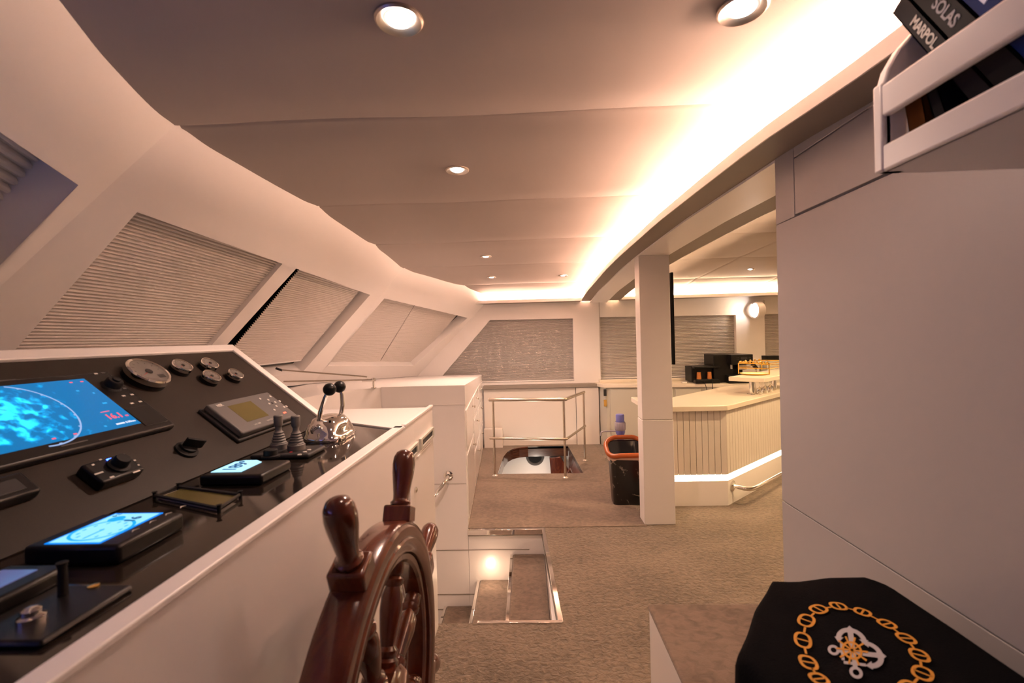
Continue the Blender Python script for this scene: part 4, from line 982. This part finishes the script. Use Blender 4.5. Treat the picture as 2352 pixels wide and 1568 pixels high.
# foot rail
f0 = Vector((fr[0], fr[1], .15))+Vector((ux, uy, 0))*.085; nn = Vector((uy, -ux, 0)); dd = Vector((ux, uy, 0))
t = thing('foot_rail', (f0.x, f0.y, .1), 'chrome foot rail curving off the plinth along the angled side of the bar', 'foot rail')
MB().tube([f0+nn*.004, f0+nn*.10, f0+nn*.135+dd*.02, f0+nn*.155+dd*.06, f0+nn*.16+dd*.12, f0+nn*.16+dd*1.6], .0165, 16).build('rail', 'chrome', t, smooth=60)
MB().lathe([(0, 0), (.048, 0), (.048, .005), (.036, .012), (.018, .016)], f0, nn, 28).build('flange', 'chrome', t)
# raised glass shelf
RZ = 1.045
A = [at(*q, 'z', RZ) for q in ((1673, 865), (1756, 868.5))]; r2 = at(1712, 857, 'z', RZ); dR = (A[1]-A[0])
e = Vector((ux, uy, 0))
t = thing('raised_bar_shelf', (A[0].x+.3, A[0].y, TOPZ), 'small cream slab shelf raised on chrome posts above the bar counter', 'shelf')
slab_ = [A[0], A[1], A[1]+e*1.2, A[0]+e*1.2]
MB().prism([Vector((q.x, q.y, RZ)) for q in slab_], (0, 0, -.042)).build('slab', 'stone', t, bevel=.004)
fp = at(1728, 905, 'z', TOPZ)
for k in (0, .55): 
    o = fp+e*k; MB().lathe([(.05, .0), (.05, .004), (.027, .008), (.027, RZ-TOPZ-.042)], o, (0, 0, 1), 24).build('post', 'chrome', t)
# brass gallery with glass holders, and yellow tray on the shelf
G0 = A[0].lerp(A[1], .35)+e*.22
tr = thing('serving_tray', (G0.x, G0.y, RZ), 'round shiny yellow tray lying on the raised bar shelf', 'tray')
MB().lathe([(0, .003), (.10, .003), (.13, .012), (.14, .016), (.135, .010), (.11, 0), (0, 0)], (G0.x+.10, G0.y+.12, RZ), (0, 0, 1), 32).build('dish', 'yellow', tr)
g = thing('brass_gallery', (G0.x, G0.y, RZ), 'polished brass wire gallery with small round balls above the raised shelf', 'gallery')
H0 = at(1712, 842, 'y', 5.1); zg = 1.16
o = Vector((A[0].x+.25, A[0].y+.32, zg)); w2 = (A[1]-A[0])*.9
lp = [o, o+w2, o+w2+e*.6, o+e*.6]
MB().tube(lp, .006, 8, closed=True).build('upper_wire', 'brass', g)
MB().tube([q-Vector((0, 0, .05)) for q in lp], .005, 8, closed=True).build('lower_wire', 'brass', g)
for q in lp: MB().tube([q, q-Vector((0, 0, .115))], .006, 8).build('leg', 'brass', g)
for i in range(9):
    q = o+w2*(i+.5)/9; MB().lathe([(0, -.012), (.009, -.008), (.012, 0), (.009, .008), (0, .012)], q+Vector((0, 0, .012)), (0, 0, 1), 12).build('ball', 'brass', g)
for i in range(5):
    q = o+e*.6*(i+.5)/5; MB().lathe([(0, -.012), (.009, -.008), (.012, 0), (.009, .008), (0, .012)], q+Vector((0, 0, .012)), (0, 0, 1), 12).build('ball', 'brass', g)
# dark handle object and dark box near the gallery
p = at(1731, 838, 'y', 5.3)
t = thing('card_reader', (p.x, p.y, p.z), 'small tilted black handset standing in the brass gallery', 'handset')
MB(Matrix.Translation(p) @ Matrix.Rotation(.9, 4, 'Y')).box((-.055, -.02, -.018), (.055, .02, .018)).build('body', 'black', t, bevel=.005)
MB().tube([p+Vector((.02, 0, -.02)), p+Vector((.035, 0, -.12))], .006, 8).build('stem', 'steel', t)
p = at(1772, 836, 'y', 5.9)
t = tag(MB().box((p.x-.075, 5.85, 1.12), (p.x+.09, 6.0, 1.185)).build('black_box', 'black', bevel=.004), 'small flat black box at the right, just above the brass gallery', 'box')
tag(MB().box((p.x-.08, 5.85, .845), (p.x+.10, 6.05, 1.118)).build('bottle_stand', 'cabinet', bevel=.004), 'low stand carrying the small flat black box', 'stand')
# hanging stem glasses
for i, kx in enumerate((.80, .92, 1.06)):
    q = A[1]+e*(.10+.13*i)+(A[0]-A[1])*.25; z0 = RZ-.046
    b = MB(); b.lathe([(.030, 0), (.004, -.004), (.004, -.05), (.022, -.07), (.028, -.10), (.024, -.12)], (q.x, q.y, z0), (0, 0, 1), 20)
    tag(b.build('stem_glass', 'glass'), 'upside down stem glass hanging below the raised bar shelf', 'glass', 'stem glasses under the raised shelf')

# coffee machine
p0, p1_ = at(1633, 812, 'y', 5.98), at(1719, 880, 'y', 5.98)
cz = .845
xL, xR = at(1634, 840, 'y', 6.0).x, at(1718, 840, 'y', 6.0).x; zT = at(1680, 813, 'y', 6.0).z
t = thing('coffee_machine', ((xL+xR)/2, 6.05, cz), 'tall black bean-to-cup coffee machine on the back counter', 'coffee machine')
xm = xL+(xR-xL)*.46
MB().box((xL+.02, 5.98, cz), (xm+.06, 6.30, zT)).build('body', 'black', t, bevel=.008)
MB().box((xm-.02, 5.86, zT-.13), (xR, 6.28, zT-.002)).build('control_head', 'black', t, bevel=.006)
MB().box((xm, 6.02, cz), (xR-.06, 6.28, zT-.12)).build('back_column', 'black', t, bevel=.004)
MB().box((xm-.05, 5.86, cz), (xR-.03, 6.10, cz+.10)).build('drip_tray', 'black', t, bevel=.005)
MB().box((xm+.09, 5.90, zT-.20), (xm+.19, 6.0, zT-.131)).build('spout_block', 'steel', t, bevel=.006)
MB().box((xm+.01, 5.94, zT-.19), (xm+.028, 5.97, zT-.131)).build('steam_pipe', 'print', t, bevel=.003)
MB().box((xm+.10, 5.857, zT-.065), (xm+.18, 5.861, zT-.035)).build('display', 'dark_grey', t)
b = MB()
for i in range(4):
    for j in (0, 1): b.box((xm+.05+.016*j+(.15 if i > 1 else 0), 5.857, zT-.045-.018*(i % 2)), (xm+.056+.016*j+(.15 if i > 1 else 0), 5.860, zT-.040-.018*(i % 2)))
b.build('buttons', 'grey', t)
# two-basket cup warmer / capsule holder left of it
xa, xb = at(1590, 855, 'y', 6.0).x, at(1652, 855, 'y', 6.0).x; za = at(1600, 841, 'y', 6.0).z
t = thing('cup_warmer', ((xa+xb)/2, 6.0, cz), 'low black appliance with two copper cups behind its window', 'appliance')
MB().box((xa, 6.02, cz+.01), (xb-.01, 6.28, za)).build('housing', 'black', t, bevel=.012)
MB().box((xa+.015, 5.92, cz+.0), (xb-.02, 6.04, cz+.055)).build('base_tray', 'black', t, bevel=.01)
MB().box((xa+.01, 5.94, za-.025), (xb-.01, 6.04, za)).build('top_hood', 'black', t, bevel=.006)
for px in (1606, 1630):
    q = at(px, 860, 'y', 5.97); MB().lathe([(0, 0), (.030, 0), (.024, .09), (0, .09)], (q.x, 5.98, cz+.055), (0, 0, 1), 20).build('cup', 'copper', t)
MB().tube([(xa+.11, 5.95, cz+.03), (xa+.10, 5.86, cz+.03), (xa+.115, 5.84, .80), (xa+.14, 5.86, .72), (xa+.20, 5.88, .70)], .004, 8).build('cable', 'black', t)
MB().tube([(xa+.21, 5.95, cz+.03), (xa+.20, 5.85, cz+.03), (xa+.185, 5.83, .80), (xa+.19, 5.85, .70)], .004, 8).build('cable', 'black', t)
q = at(1571, 872, 'y', 6.05)
tag(MB().box((q.x-.03, 6.02, .845), (q.x+.03, 6.08, .865)).build('small_saucer', 'white_gloss', bevel=.006), 'small white dish on the counter left of the low black appliance', 'dish')

# round wall lamp
q = at(1723, 713, 'y', 6.33)
t = thing('wall_lamp', (q.x, 6.40, q.z), 'round swivelling wall lamp between the two right hand blinds', 'wall light')
aim = Vector((-1, -.02, 0)).normalized(); base = Vector((q.x+.09, 6.40, q.z))
MB().lathe([(0, 0), (.11, 0), (.115, .012), (.115, .05), (.10, .065), (.0, .065)], base, (0, -1, 0), 36).build('wall_plate', 'white', t)
MB().lathe([(0, -.02), (.10, -.02), (.115, 0), (.115, .07), (.100, .08), (.088, .072)], base+Vector((.03, -.11, 0)), aim, 36).build('swivel_head', 'white', t)
MB().lathe([(0, .074), (.086, .074)], base+Vector((.03, -.11, 0)), aim, 32).build('lens', 'lens', t)
ld = bpy.data.lights.new('wall_lamp_light', 'SPOT'); ld.energy = 2; ld.color = (1, .68, .36); ld.spot_size = 2.4; ld.spot_blend = .8; ld.shadow_soft_size = .05
lo = bpy.data.objects.new('wall_lamp_light', ld); COL.objects.link(lo); lo.parent = t; lo.location = Vector((.08, -.11, 0))+aim*.10; lo.rotation_euler = aim.to_track_quat('-Z', 'Y').to_euler()

# thin television on the bar side of the pillar
t = thing('television', (1.16, 3.9, 1.2), 'flat black television on the bar side of the pillar, seen edge-on', 'television')
MB().box((1.150, 3.625, 1.255), (1.170, 4.55, 1.982)).build('panel', 'black', t, bevel=.003)
MB().box((1.134, 3.66, 1.5), (1.151, 3.74, 1.75)).build('wall_bracket', 'dark_grey', t)

# ================================================================== BIN, WATER BOTTLE, EXTINGUISHER
BX0, BX1, BY0, BY1 = .714, 1.03, 4.00, 4.20
t = thing('waste_bin', (.88, 4.1, 0), 'black marble patterned waste bin with an orange ring lid', 'waste bin')
b = MB(); pts0, pts1 = [], []
def rr(x0, x1, y0, y1, r, n=5):
    o_ = []
    for cx, cy, a0 in ((x1-r, y0+r, -PI/2), (x1-r, y1-r, 0), (x0+r, y1-r, PI/2), (x0+r, y0+r, PI)):
        for i in range(n+1): q = a0+PI/2*i/n; o_.append((cx+r*math.cos(q), cy+r*math.sin(q)))
    return o_
lo_ = rr(BX0+.02, BX1-.02, BY0+.015, BY1-.015, .04); hi_ = rr(BX0, BX1, BY0, BY1, .05)
A_ = [b.v((x, y, .004)) for x, y in lo_]; B_ = [b.v((x, y, .42)) for x, y in hi_]
for i in range(len(A_)): b.bm.faces.new([A_[i], A_[(i+1) % len(A_)], B_[(i+1) % len(A_)], B_[i]])
b.bm.faces.new(A_[::-1]); b.build('bin_body', 'marble', t, smooth=50)
b = MB(); ln = rr(BX0-.008, BX1+.008, BY0-.008, BY1+.008, .055); wv = [.012*math.sin(i*1.7)+.010*math.sin(i*.6+1) for i in range(len(ln))]
A_ = [b.v((x, y, .395+wv[i]*.7)) for i, (x, y) in enumerate(ln)]; B_ = [b.v((x*.99+.009, y, .43)) for x, y in ln]
for i in range(len(A_)): b.bm.faces.new([A_[i], A_[(i+1) % len(A_)], B_[(i+1) % len(A_)], B_[i]])
b.build('bin_liner', 'bag_plastic', t, smooth=60)
L_ = rr(BX0-.02, BX1+.02, BY0-.02, BY1+.04, .10, 8)
b = MB(); b.tube([(x, y, .435+.085*max(0, (y-BY0))/.2+.02*math.sin(PI*(x-BX0)/(BX1-BX0))) for x, y in L_], .022, 10, closed=True); b.build('lid_ring', 'orange', t, smooth=60)
b = MB(); vs = [b.v((x*.94+.053, BY0+.1+(y-BY0-.1)*.86, .43+.085*max(0, (y-BY0))/.2)) for x, y in L_]; b.bm.faces.new(vs); b.build('lid_flap', 'night', t, smooth=0)
# water bottle in a cloth cover with hand pump
q = at(1425, 1000, 'y', 4.42); X_ = q.x
t = thing('water_bottle', (X_, 4.42, .004), 'cloth-covered water bottle with a violet-blue hand pump behind the bin', 'water bottle')
b = MB(); b.lathe([(0, 0), (.095, 0), (.104, .02), (.108, .30), (.104, .37), (.085, .415), (.035, .455), (.03, .47), (0, .47)], (X_, 4.42, .006), (0, 0, 1), 28)
for v in b.bm.verts:
    a0 = math.atan2(v.co.y-4.42, v.co.x-X_); r_ = 1+.05*math.sin(7*a0)*(.5+v.co.z); v.co.x = X_+(v.co.x-X_)*r_; v.co.y = 4.42+(v.co.y-4.42)*r_
b.build('cloth_cover', 'sack', t, smooth=70)
MB().lathe([(.030, .455), (.034, .46), (.034, .50), (.028, .52)], (X_, 4.42, 0), (0, 0, 1), 24).build('neck_cap', 'blue_neck', t)
MB().lathe([(.026, .515), (.044, .555), (.046, .575), (.046, .58)], (X_, 4.42, 0), (0, 0, 1), 24).build('pump_cone', 'blue_cap', t)
MB().lathe([(.046, .58), (.052, .59), (.052, .65), (.046, .662)], (X_, 4.42, 0), (0, 0, 1), 24).build('pump_body', 'pale_plastic', t)
MB().lathe([(.040, .662), (.041, .725), (.036, .735), (0, .737)], (X_, 4.42, 0), (0, 0, 1), 24).build('pump_top', 'blue_cap', t)
MB().tube([(X_-.04, 4.42, .572), (X_-.16, 4.42, .572), (X_-.185, 4.42, .562), (X_-.19, 4.42, .53)], .007, 10).build('spout', 'pale_plastic', t)
# fire extinguisher behind the pillar
EX, EY_ = 1.003, 3.845
t = thing('fire_extinguisher', (EX, EY_, 0), 'red fire extinguisher showing past the left edge of the pillar', 'fire extinguisher')
MB().lathe([(0, .0), (.055, 0), (.062, .02), (.062, .05)], (EX, EY_, .004), (0, 0, 1), 28).build('foot', 'matte_black', t)
MB().lathe([(.062, .05), (.062, .17)], (EX, EY_, .004), (0, 0, 1), 28).build('label_band', 'print', t)
MB().lathe([(.0622, .17), (.0622, .195), (.063, .20)], (EX, EY_, .004), (0, 0, 1), 28).build('dark_band', 'matte_black', t)
MB().lathe([(.063, .20), (.063, .30), (.055, .335), (.03, .36), (.018, .37), (.018, .385), (0, .385)], (EX, EY_, .004), (0, 0, 1), 28).build('cylinder', 'red', t)
MB().box((EX-.055, EY_-.01, .385), (EX+.04, EY_+.01, .40)).build('lever', 'red', t, bevel=.003)
MB().tube([(EX-.02, EY_-.0, .385), (EX-.065, EY_, .42), (EX-.05, EY_, .435)], .006, 8).build('carry_handle', 'red', t)
MB().tube([(EX, EY_, .38), (EX-.03, EY_-.03, .37), (EX-.06, EY_-.035, .33), (EX-.065, EY_-.035, .2)], .006, 8).build('hose', 'matte_black', t)

# ================================================================== BENCH WITH CLOTH
t = thing('carpeted_bench', (.64, .8, 0), 'white box bench with a carpeted top at the lower right, against the wall', 'bench')
MB().box((.404, -.6, -.0), (.890, 1.60, .535)).build('box', 'white', t, bevel=.004)
MB().box((.400, -.6, .535), (.891, 1.605, .553)).build('carpet_top', 'carpet2', t, bevel=.008, bseg=3)
ZT = .92
pts = [at(*q, 'z', ZT) for q in ((1775, 1331), (1830, 1332), (1900, 1323), (1990, 1321), (2040, 1340), (2180, 1433), (2352, 1550))]
out = [(p.x, p.y) for p in pts]; out = [(min(x, .872), y) for x, y in out]
out += [(.806, .40), (.80, .22), (.60, .20), (.41, .22), (.392, .45)]
out += [tuple(at(*q, 'z', ZT).xy) for q in ((1765, 1568), (1699, 1500), (1724, 1447), (1740, 1392), (1765, 1352))]
cx, cyy = sum(p[0] for p in out)/len(out), sum(p[1] for p in out)/len(out)
t = cl = thing('black_cloth', (cx, cyy, .553), 'black cloth printed with a gold chain oval and crossed anchors, draped at lower right', 'cloth')
b = MB(); rings = []
# resample the outline
def resample(pl, n):
    P = [Vector(p) for p in pl]; P.append(P[0]); Ls = [0]
    for a_, c_ in zip(P, P[1:]): Ls.append(Ls[-1]+(c_-a_).length)
    o_ = []; j = 0
    for i in range(n):
        s = Ls[-1]*i/n
        while Ls[j+1] < s: j += 1
        o_.append(P[j].lerp(P[j+1], (s-Ls[j])/(Ls[j+1]-Ls[j])))
    return o_
O_ = resample(out, 120)
for k, (f, off, z) in enumerate(((.25, 0, ZT), (.5, 0, ZT), (.75, 0, ZT), (.90, 0, ZT), (.975, 0, ZT-.001), (1, 0, ZT-.004), (1, .006, ZT-.012), (1, .010, ZT-.03), (1, .012, ZT-.10), (1, .016, ZT-.22), (1, .018, .56))):
    row = []
    for i, p in enumerate(O_):
        d = Vector((p.x-cx, p.y-cyy)); dn = d.normalized(); w = .006*math.sin(i*.9)*(k-6)/5 if k > 6 else 0
        q = Vector((cx, cyy))+d*f+dn*(off+w); zz = z + (.0012*noise.noise(Vector((q.x*9, q.y*9, 1))) if 0 < k < 6 else 0)
        row.append(b.v((min(q.x, .888), q.y, zz)))
    rings.append(row)
cen = b.v((cx, cyy, ZT)); n = len(O_)
for i in range(n): b.bm.faces.new([cen, rings[0][i], rings[0][(i+1) % n]])
for A_, B_ in zip(rings, rings[1:]):
    for i in range(n): b.bm.faces.new([A_[i], B_[i], B_[(i+1) % n], A_[(i+1) % n]])
b.build('draped_cloth', 'navy', t, smooth=50)
tag(MB().box((cx-.12, cyy-.15, .553), (cx+.12, cyy+.15, .905)).build('padded_stool', 'matte_black', bevel=.02), 'dark padded stool wholly covered by the black cloth', 'stool')
# gold chain
ZE = ZT+.004
cpx = [(1881, 1558), (1856.5, 1520), (1844, 1469), (1852, 1424), (1880, 1398), (1925.5, 1391), (1981, 1404.6), (2037, 1432), (2081, 1465), (2111.6, 1503.6), (2119, 1545)]
cp = [at(*q, 'z', ZE).xy for q in cpx]
# fit ellipse centre by symmetry about the emblem wheel
ec = at(1957, 1493.6, 'z', ZE).xy
more = [ec*2-p for p in cp]
def ang(p): return math.atan2(p.y-ec.y, p.x-ec.x)
allp = list(cp)
for p in more:
    if min((p-q).length for q in allp) > .045: allp.append(p)
allp.sort(key=ang)
for i in range(len(allp)-1, -1, -1):
    a_, c_ = allp[i-1], allp[i]
    if (c_-a_).length > .075: allp.insert(i, ec+(a_.lerp(c_, .5)-ec).normalized()*((a_-ec).length+(c_-ec).length)/2)
b = MB(); bl = MB()
N_ = len(allp)
def stad(b, c, d, L, Wd, th, z):
    d = Vector((d.x, d.y)).normalized(); nrm_ = Vector((-d.y, d.x)); M_ = frame((c.x, c.y, z), (d.x, d.y, 0), (nrm_.x, nrm_.y, 0), (0, 0, 1))
    k_ = MB.__new__(MB); k_.bm = b.bm; k_.m = M_
    n_ = 24; prev = None; first = None
    for i in range(n_):
        q = 2*PI*i/n_; c_, s_ = math.cos(q), math.sin(q)
        e_ = .8; u_ = math.copysign(abs(c_)**e_, c_); v_ = math.copysign(abs(s_)**e_, s_)
        cur = (k_.v((u_*L, v_*Wd, 0)), k_.v((u_*(L-th), v_*(Wd-th), 0)))
        if prev: b.bm.faces.new([prev[0], cur[0], cur[1], prev[1]])
        else: first = cur
        prev = cur
    b.bm.faces.new([prev[0], first[0], first[1], prev[1]])
    k_.face([(-th*.35, -Wd+th*.5, 0), (th*.35, -Wd+th*.5, 0), (th*.35, Wd-th*.5, 0), (-th*.35, Wd-th*.5, 0)])
for i, p in enumerate(allp):
    a_, c_ = allp[i-1], allp[(i+1) % N_]; d = c_-a_; gap = ((p-a_).length+(c_-p).length)/2
    stad(b, p, d, min(gap*.37, .028), .0145, .0052, ZE)
    m_ = p.lerp(c_, .5); dd_ = (c_-p).normalized(); nn_ = Vector((-dd_.y, dd_.x)); hl = (c_-p).length*.14; hw = .0018
    b.face([(*(m_-dd_*hl-nn_*hw), ZE), (*(m_+dd_*hl-nn_*hw), ZE), (*(m_+dd_*hl+nn_*hw), ZE), (*(m_-dd_*hl+nn_*hw), ZE)])
b.build('chain_print', 'gold_print', t, smooth=0)
def anchor(b, crown, ring, perp, z):
    d = (ring-crown); L = 1.0
    M_ = Matrix(((d.x, perp.x, 0, crown.x), (d.y, perp.y, 0, crown.y), (0, 0, 1, z), (0, 0, 0, 1))); k_ = MB.__new__(MB); k_.bm = b.bm; k_.m = M_
    def arc(cx_, cy_, r0, r1, a0, a1, n_=18, taper=False):
        for i in range(n_):
            q0, q1 = a0+(a1-a0)*i/n_, a0+(a1-a0)*(i+1)/n_
            k_.face([(cx_+r0*math.cos(q0), cy_+r0*math.sin(q0), 0), (cx_+r1*math.cos(q0), cy_+r1*math.sin(q0), 0), (cx_+r1*math.cos(q1), cy_+r1*math.sin(q1), 0), (cx_+r0*math.cos(q1), cy_+r0*math.sin(q1), 0)])
    k_.face([(.01*0+L*.05, -L*.05, .0001), (L*.78, -L*.035, .0001), (L*.78, L*.035, .0001), (L*.05, L*.05, .0001)])
    k_.face([(0, 0, .0002), (L*.13, -L*.12, .0002), (L*.17, 0, .0002), (L*.13, L*.12, .0002)])
    arc(L*.30, 0, L*.17, L*.255, PI*.54, PI*1.46)
    for s_ in (-1, 1):
        bx_, by_ = L*.30+L*.21*math.cos(PI*.54), s_*L*.21*math.sin(PI*.54)
        k_.face([(bx_+L*.10, by_+s_*L*.01, .0003), (bx_-L*.01, by_+s_*L*.07, .0003), (bx_-L*.01, by_-s_*L*.08, .0003)])
    k_.face([(L*.70, -L*.17, 0), (L*.75, -L*.17, 0), (L*.75, L*.17, 0), (L*.70, L*.17, 0)])
    arc(L*.87, 0, L*.05, L*.10, 0, 2*PI)
b = MB()
cr1, rg1 = at(2036, 1507, 'z', ZE).xy, at(1897, 1490, 'z', ZE).xy
cr2, rg2 = at(1951, 1437, 'z', ZE).xy, at(1969, 1563, 'z', ZE).xy
anchor(b, cr1, rg1, (rg2-cr2)*.95, ZE)
anchor(b, cr2, rg2, (rg1-cr1)*1.05, ZE+.0003)
b.build('anchor_print', 'silver_print', t, smooth=0)
b = MB(); R_ = .026; z = ZE+.0008
e1_, e2_ = (cr1-rg1)*8.2, (cr2-rg2)*8.2; M_ = Matrix(((e1_.x, e2_.x, 0, ec.x), (e1_.y, e2_.y, 0, ec.y), (0, 0, 1, z), (0, 0, 0, 1))); b.m = M_
for i in range(32):
    q0, q1 = 2*PI*i/32, 2*PI*(i+1)/32
    b.face([(R_*.62*math.cos(q0), R_*.62*math.sin(q0), 0), (R_*.80*math.cos(q0), R_*.80*math.sin(q0), 0), (R_*.80*math.cos(q1), R_*.80*math.sin(q1), 0), (R_*.62*math.cos(q1), R_*.62*math.sin(q1), 0)])
for i in range(10):
    q = 2*PI*i/10; c_, s_ = math.cos(q), math.sin(q); w = .0014
    b.face([(-s_*w, c_*w, .0001), (s_*w, -c_*w, .0001), (c_*R_*1.25+s_*w*1.5, s_*R_*1.25-c_*w*1.5, .0001), (c_*R_*1.25-s_*w*1.5, s_*R_*1.25+c_*w*1.5, .0001)])
b.build('wheel_print', 'gold_print', t, smooth=0)

# ================================================================== BOOK SHELF
SX, SYF = .636, .84
ZB = 1.775
t = thing('book_shelf', (.76, .4, ZB), 'white wall shelf with fiddle rails holding books at the upper right', 'shelf')
MB().box((SX, -.5, ZB), (.892, SYF, ZB+.018)).build('bottom_board', 'white', t, bevel=.004)
ep = [(SX, ZB), (SX, ZB+.15), (.645, ZB+.18), (.665, ZB+.213), (.70, ZB+.25), (.75, ZB+.285), (.82, ZB+.305), (.892, ZB+.31), (.892, ZB+.27), (.82, ZB+.265), (.77, ZB+.245), (.725, ZB+.212), (.695, ZB+.175), (.680, ZB+.14), (.676, ZB+.09), (.676, ZB)]
b = MB(); b.poly(ep, [[(SX+.030, ZB+.03), (.86, ZB+.03), (.86, ZB+.14), (SX+.030, ZB+.14)][::-1]] if 0 else [], lambda a_, c2, d: (a_, SYF-d, c2), .020); b.build('end_panel', 'white', t, bevel=.004)
MB().box((SX-.002, -.5, ZB), (SX+.012, SYF-.004, ZB+.045)).build('lower_rail', 'white', t, bevel=.004)
MB().box((SX-.002, -.5, ZB+.095), (SX+.012, SYF-.004, ZB+.150)).build('upper_rail', 'white', t, bevel=.004)
MB().box((SX-.004, SYF-.020, ZB), (SX+.014, SYF+.001, ZB+.155)).build('corner_post', 'white', t, bevel=.004)
# books lean away from the viewer against the end panel
def book(yb, th, H, D, lean, cover, lab, title=None, tcol='print', tsize=.02, tv=.68, zb=ZB+.019, xs=.672, sub=None):
    Mx = Matrix.Translation((xs, yb, zb)) @ Matrix.Rotation(-lean, 4, 'X')
    t = thing('book', (xs, yb, zb), lab, 'book', 'books leaning on the wall shelf')
    # local: x depth, y thickness (towards viewer = -), z height
    b = MB(Mx); b.box((0, -th, 0), (.002, 0, H)); b.box((0, -.002, 0), (D, 0, H)); b.box((0, -th, 0), (D, -th+.002, H)); b.build('cover', cover, t)
    b = MB(Mx); b.box((.003, -th+.0022, .003), (D-.004, -.0022, H-.003)); b.build('pages', 'paper', t)
    if title == '|':   # worn pale title blocks too blurred to read
        b = MB(Mx); b.box((-.0006, -th*.72, H*tv-.030), (.0004, -th*.52, H*tv+.028)); b.box((-.0006, -th*.46, H*tv-.050), (.0004, -th*.30, H*tv+.022)); b.build('title_block', tcol, t, smooth=0)
    elif title:
        # spine faces -x ; reading downwards
        T = Mx @ frame((-.0006, -th/2, H*tv), (0, 0, -1), (0, -1, 0), (-1, 0, 0))
        text(title, tsize, T, tcol, t, name='spine_title', bold=.0006)
    return t
ln = math.radians(31)

book(.806, .034, .105, .15, math.radians(9), 'tan', 'short orange-brown book at the far end of the shelf, behind the rails')
book(.752, .020, .12, .15, math.radians(16), 'book_black', 'narrow black-green book between the orange-brown one and the first charcoal spine')
y0 = .681; c = math.cos(ln)
BK = [(.030, .315, 'book_dark', 'charcoal book with MARPOL lettering, farthest of the tall leaning books', 'MARPOL', 'print', .021, .69),
      (.040, .335, 'book_black', 'dark grey book with SOLAS lettering, second of the tall leaning books', 'SOLAS', 'silver_print', .024, .66),
      (.046, .33, 'book_blue', 'deep blue book with pale violet spine blocks, beside the dark grey one', '|', 'blue_cap', .012, .72),
      (.036, .30, 'book_dark', 'slate book with a short pale mark, nearer than the blue one', '|', 'print', .014, .9),
      (.030, .28, 'teal', 'teal book at the top right corner of the picture', None, 'print', .02, .8),
      (.045, .30, 'book_sky', 'bright blue book seen under the upper rail at the right edge', '|', 'blue_cap', .014, .3)]
for th_, H_, cv, lab, ti, tc_, ts, tv_ in BK:
    book(y0, th_, H_, .17, ln, cv, lab, ti, tc_, ts, tv_)
    y0 -= th_/c+.0015
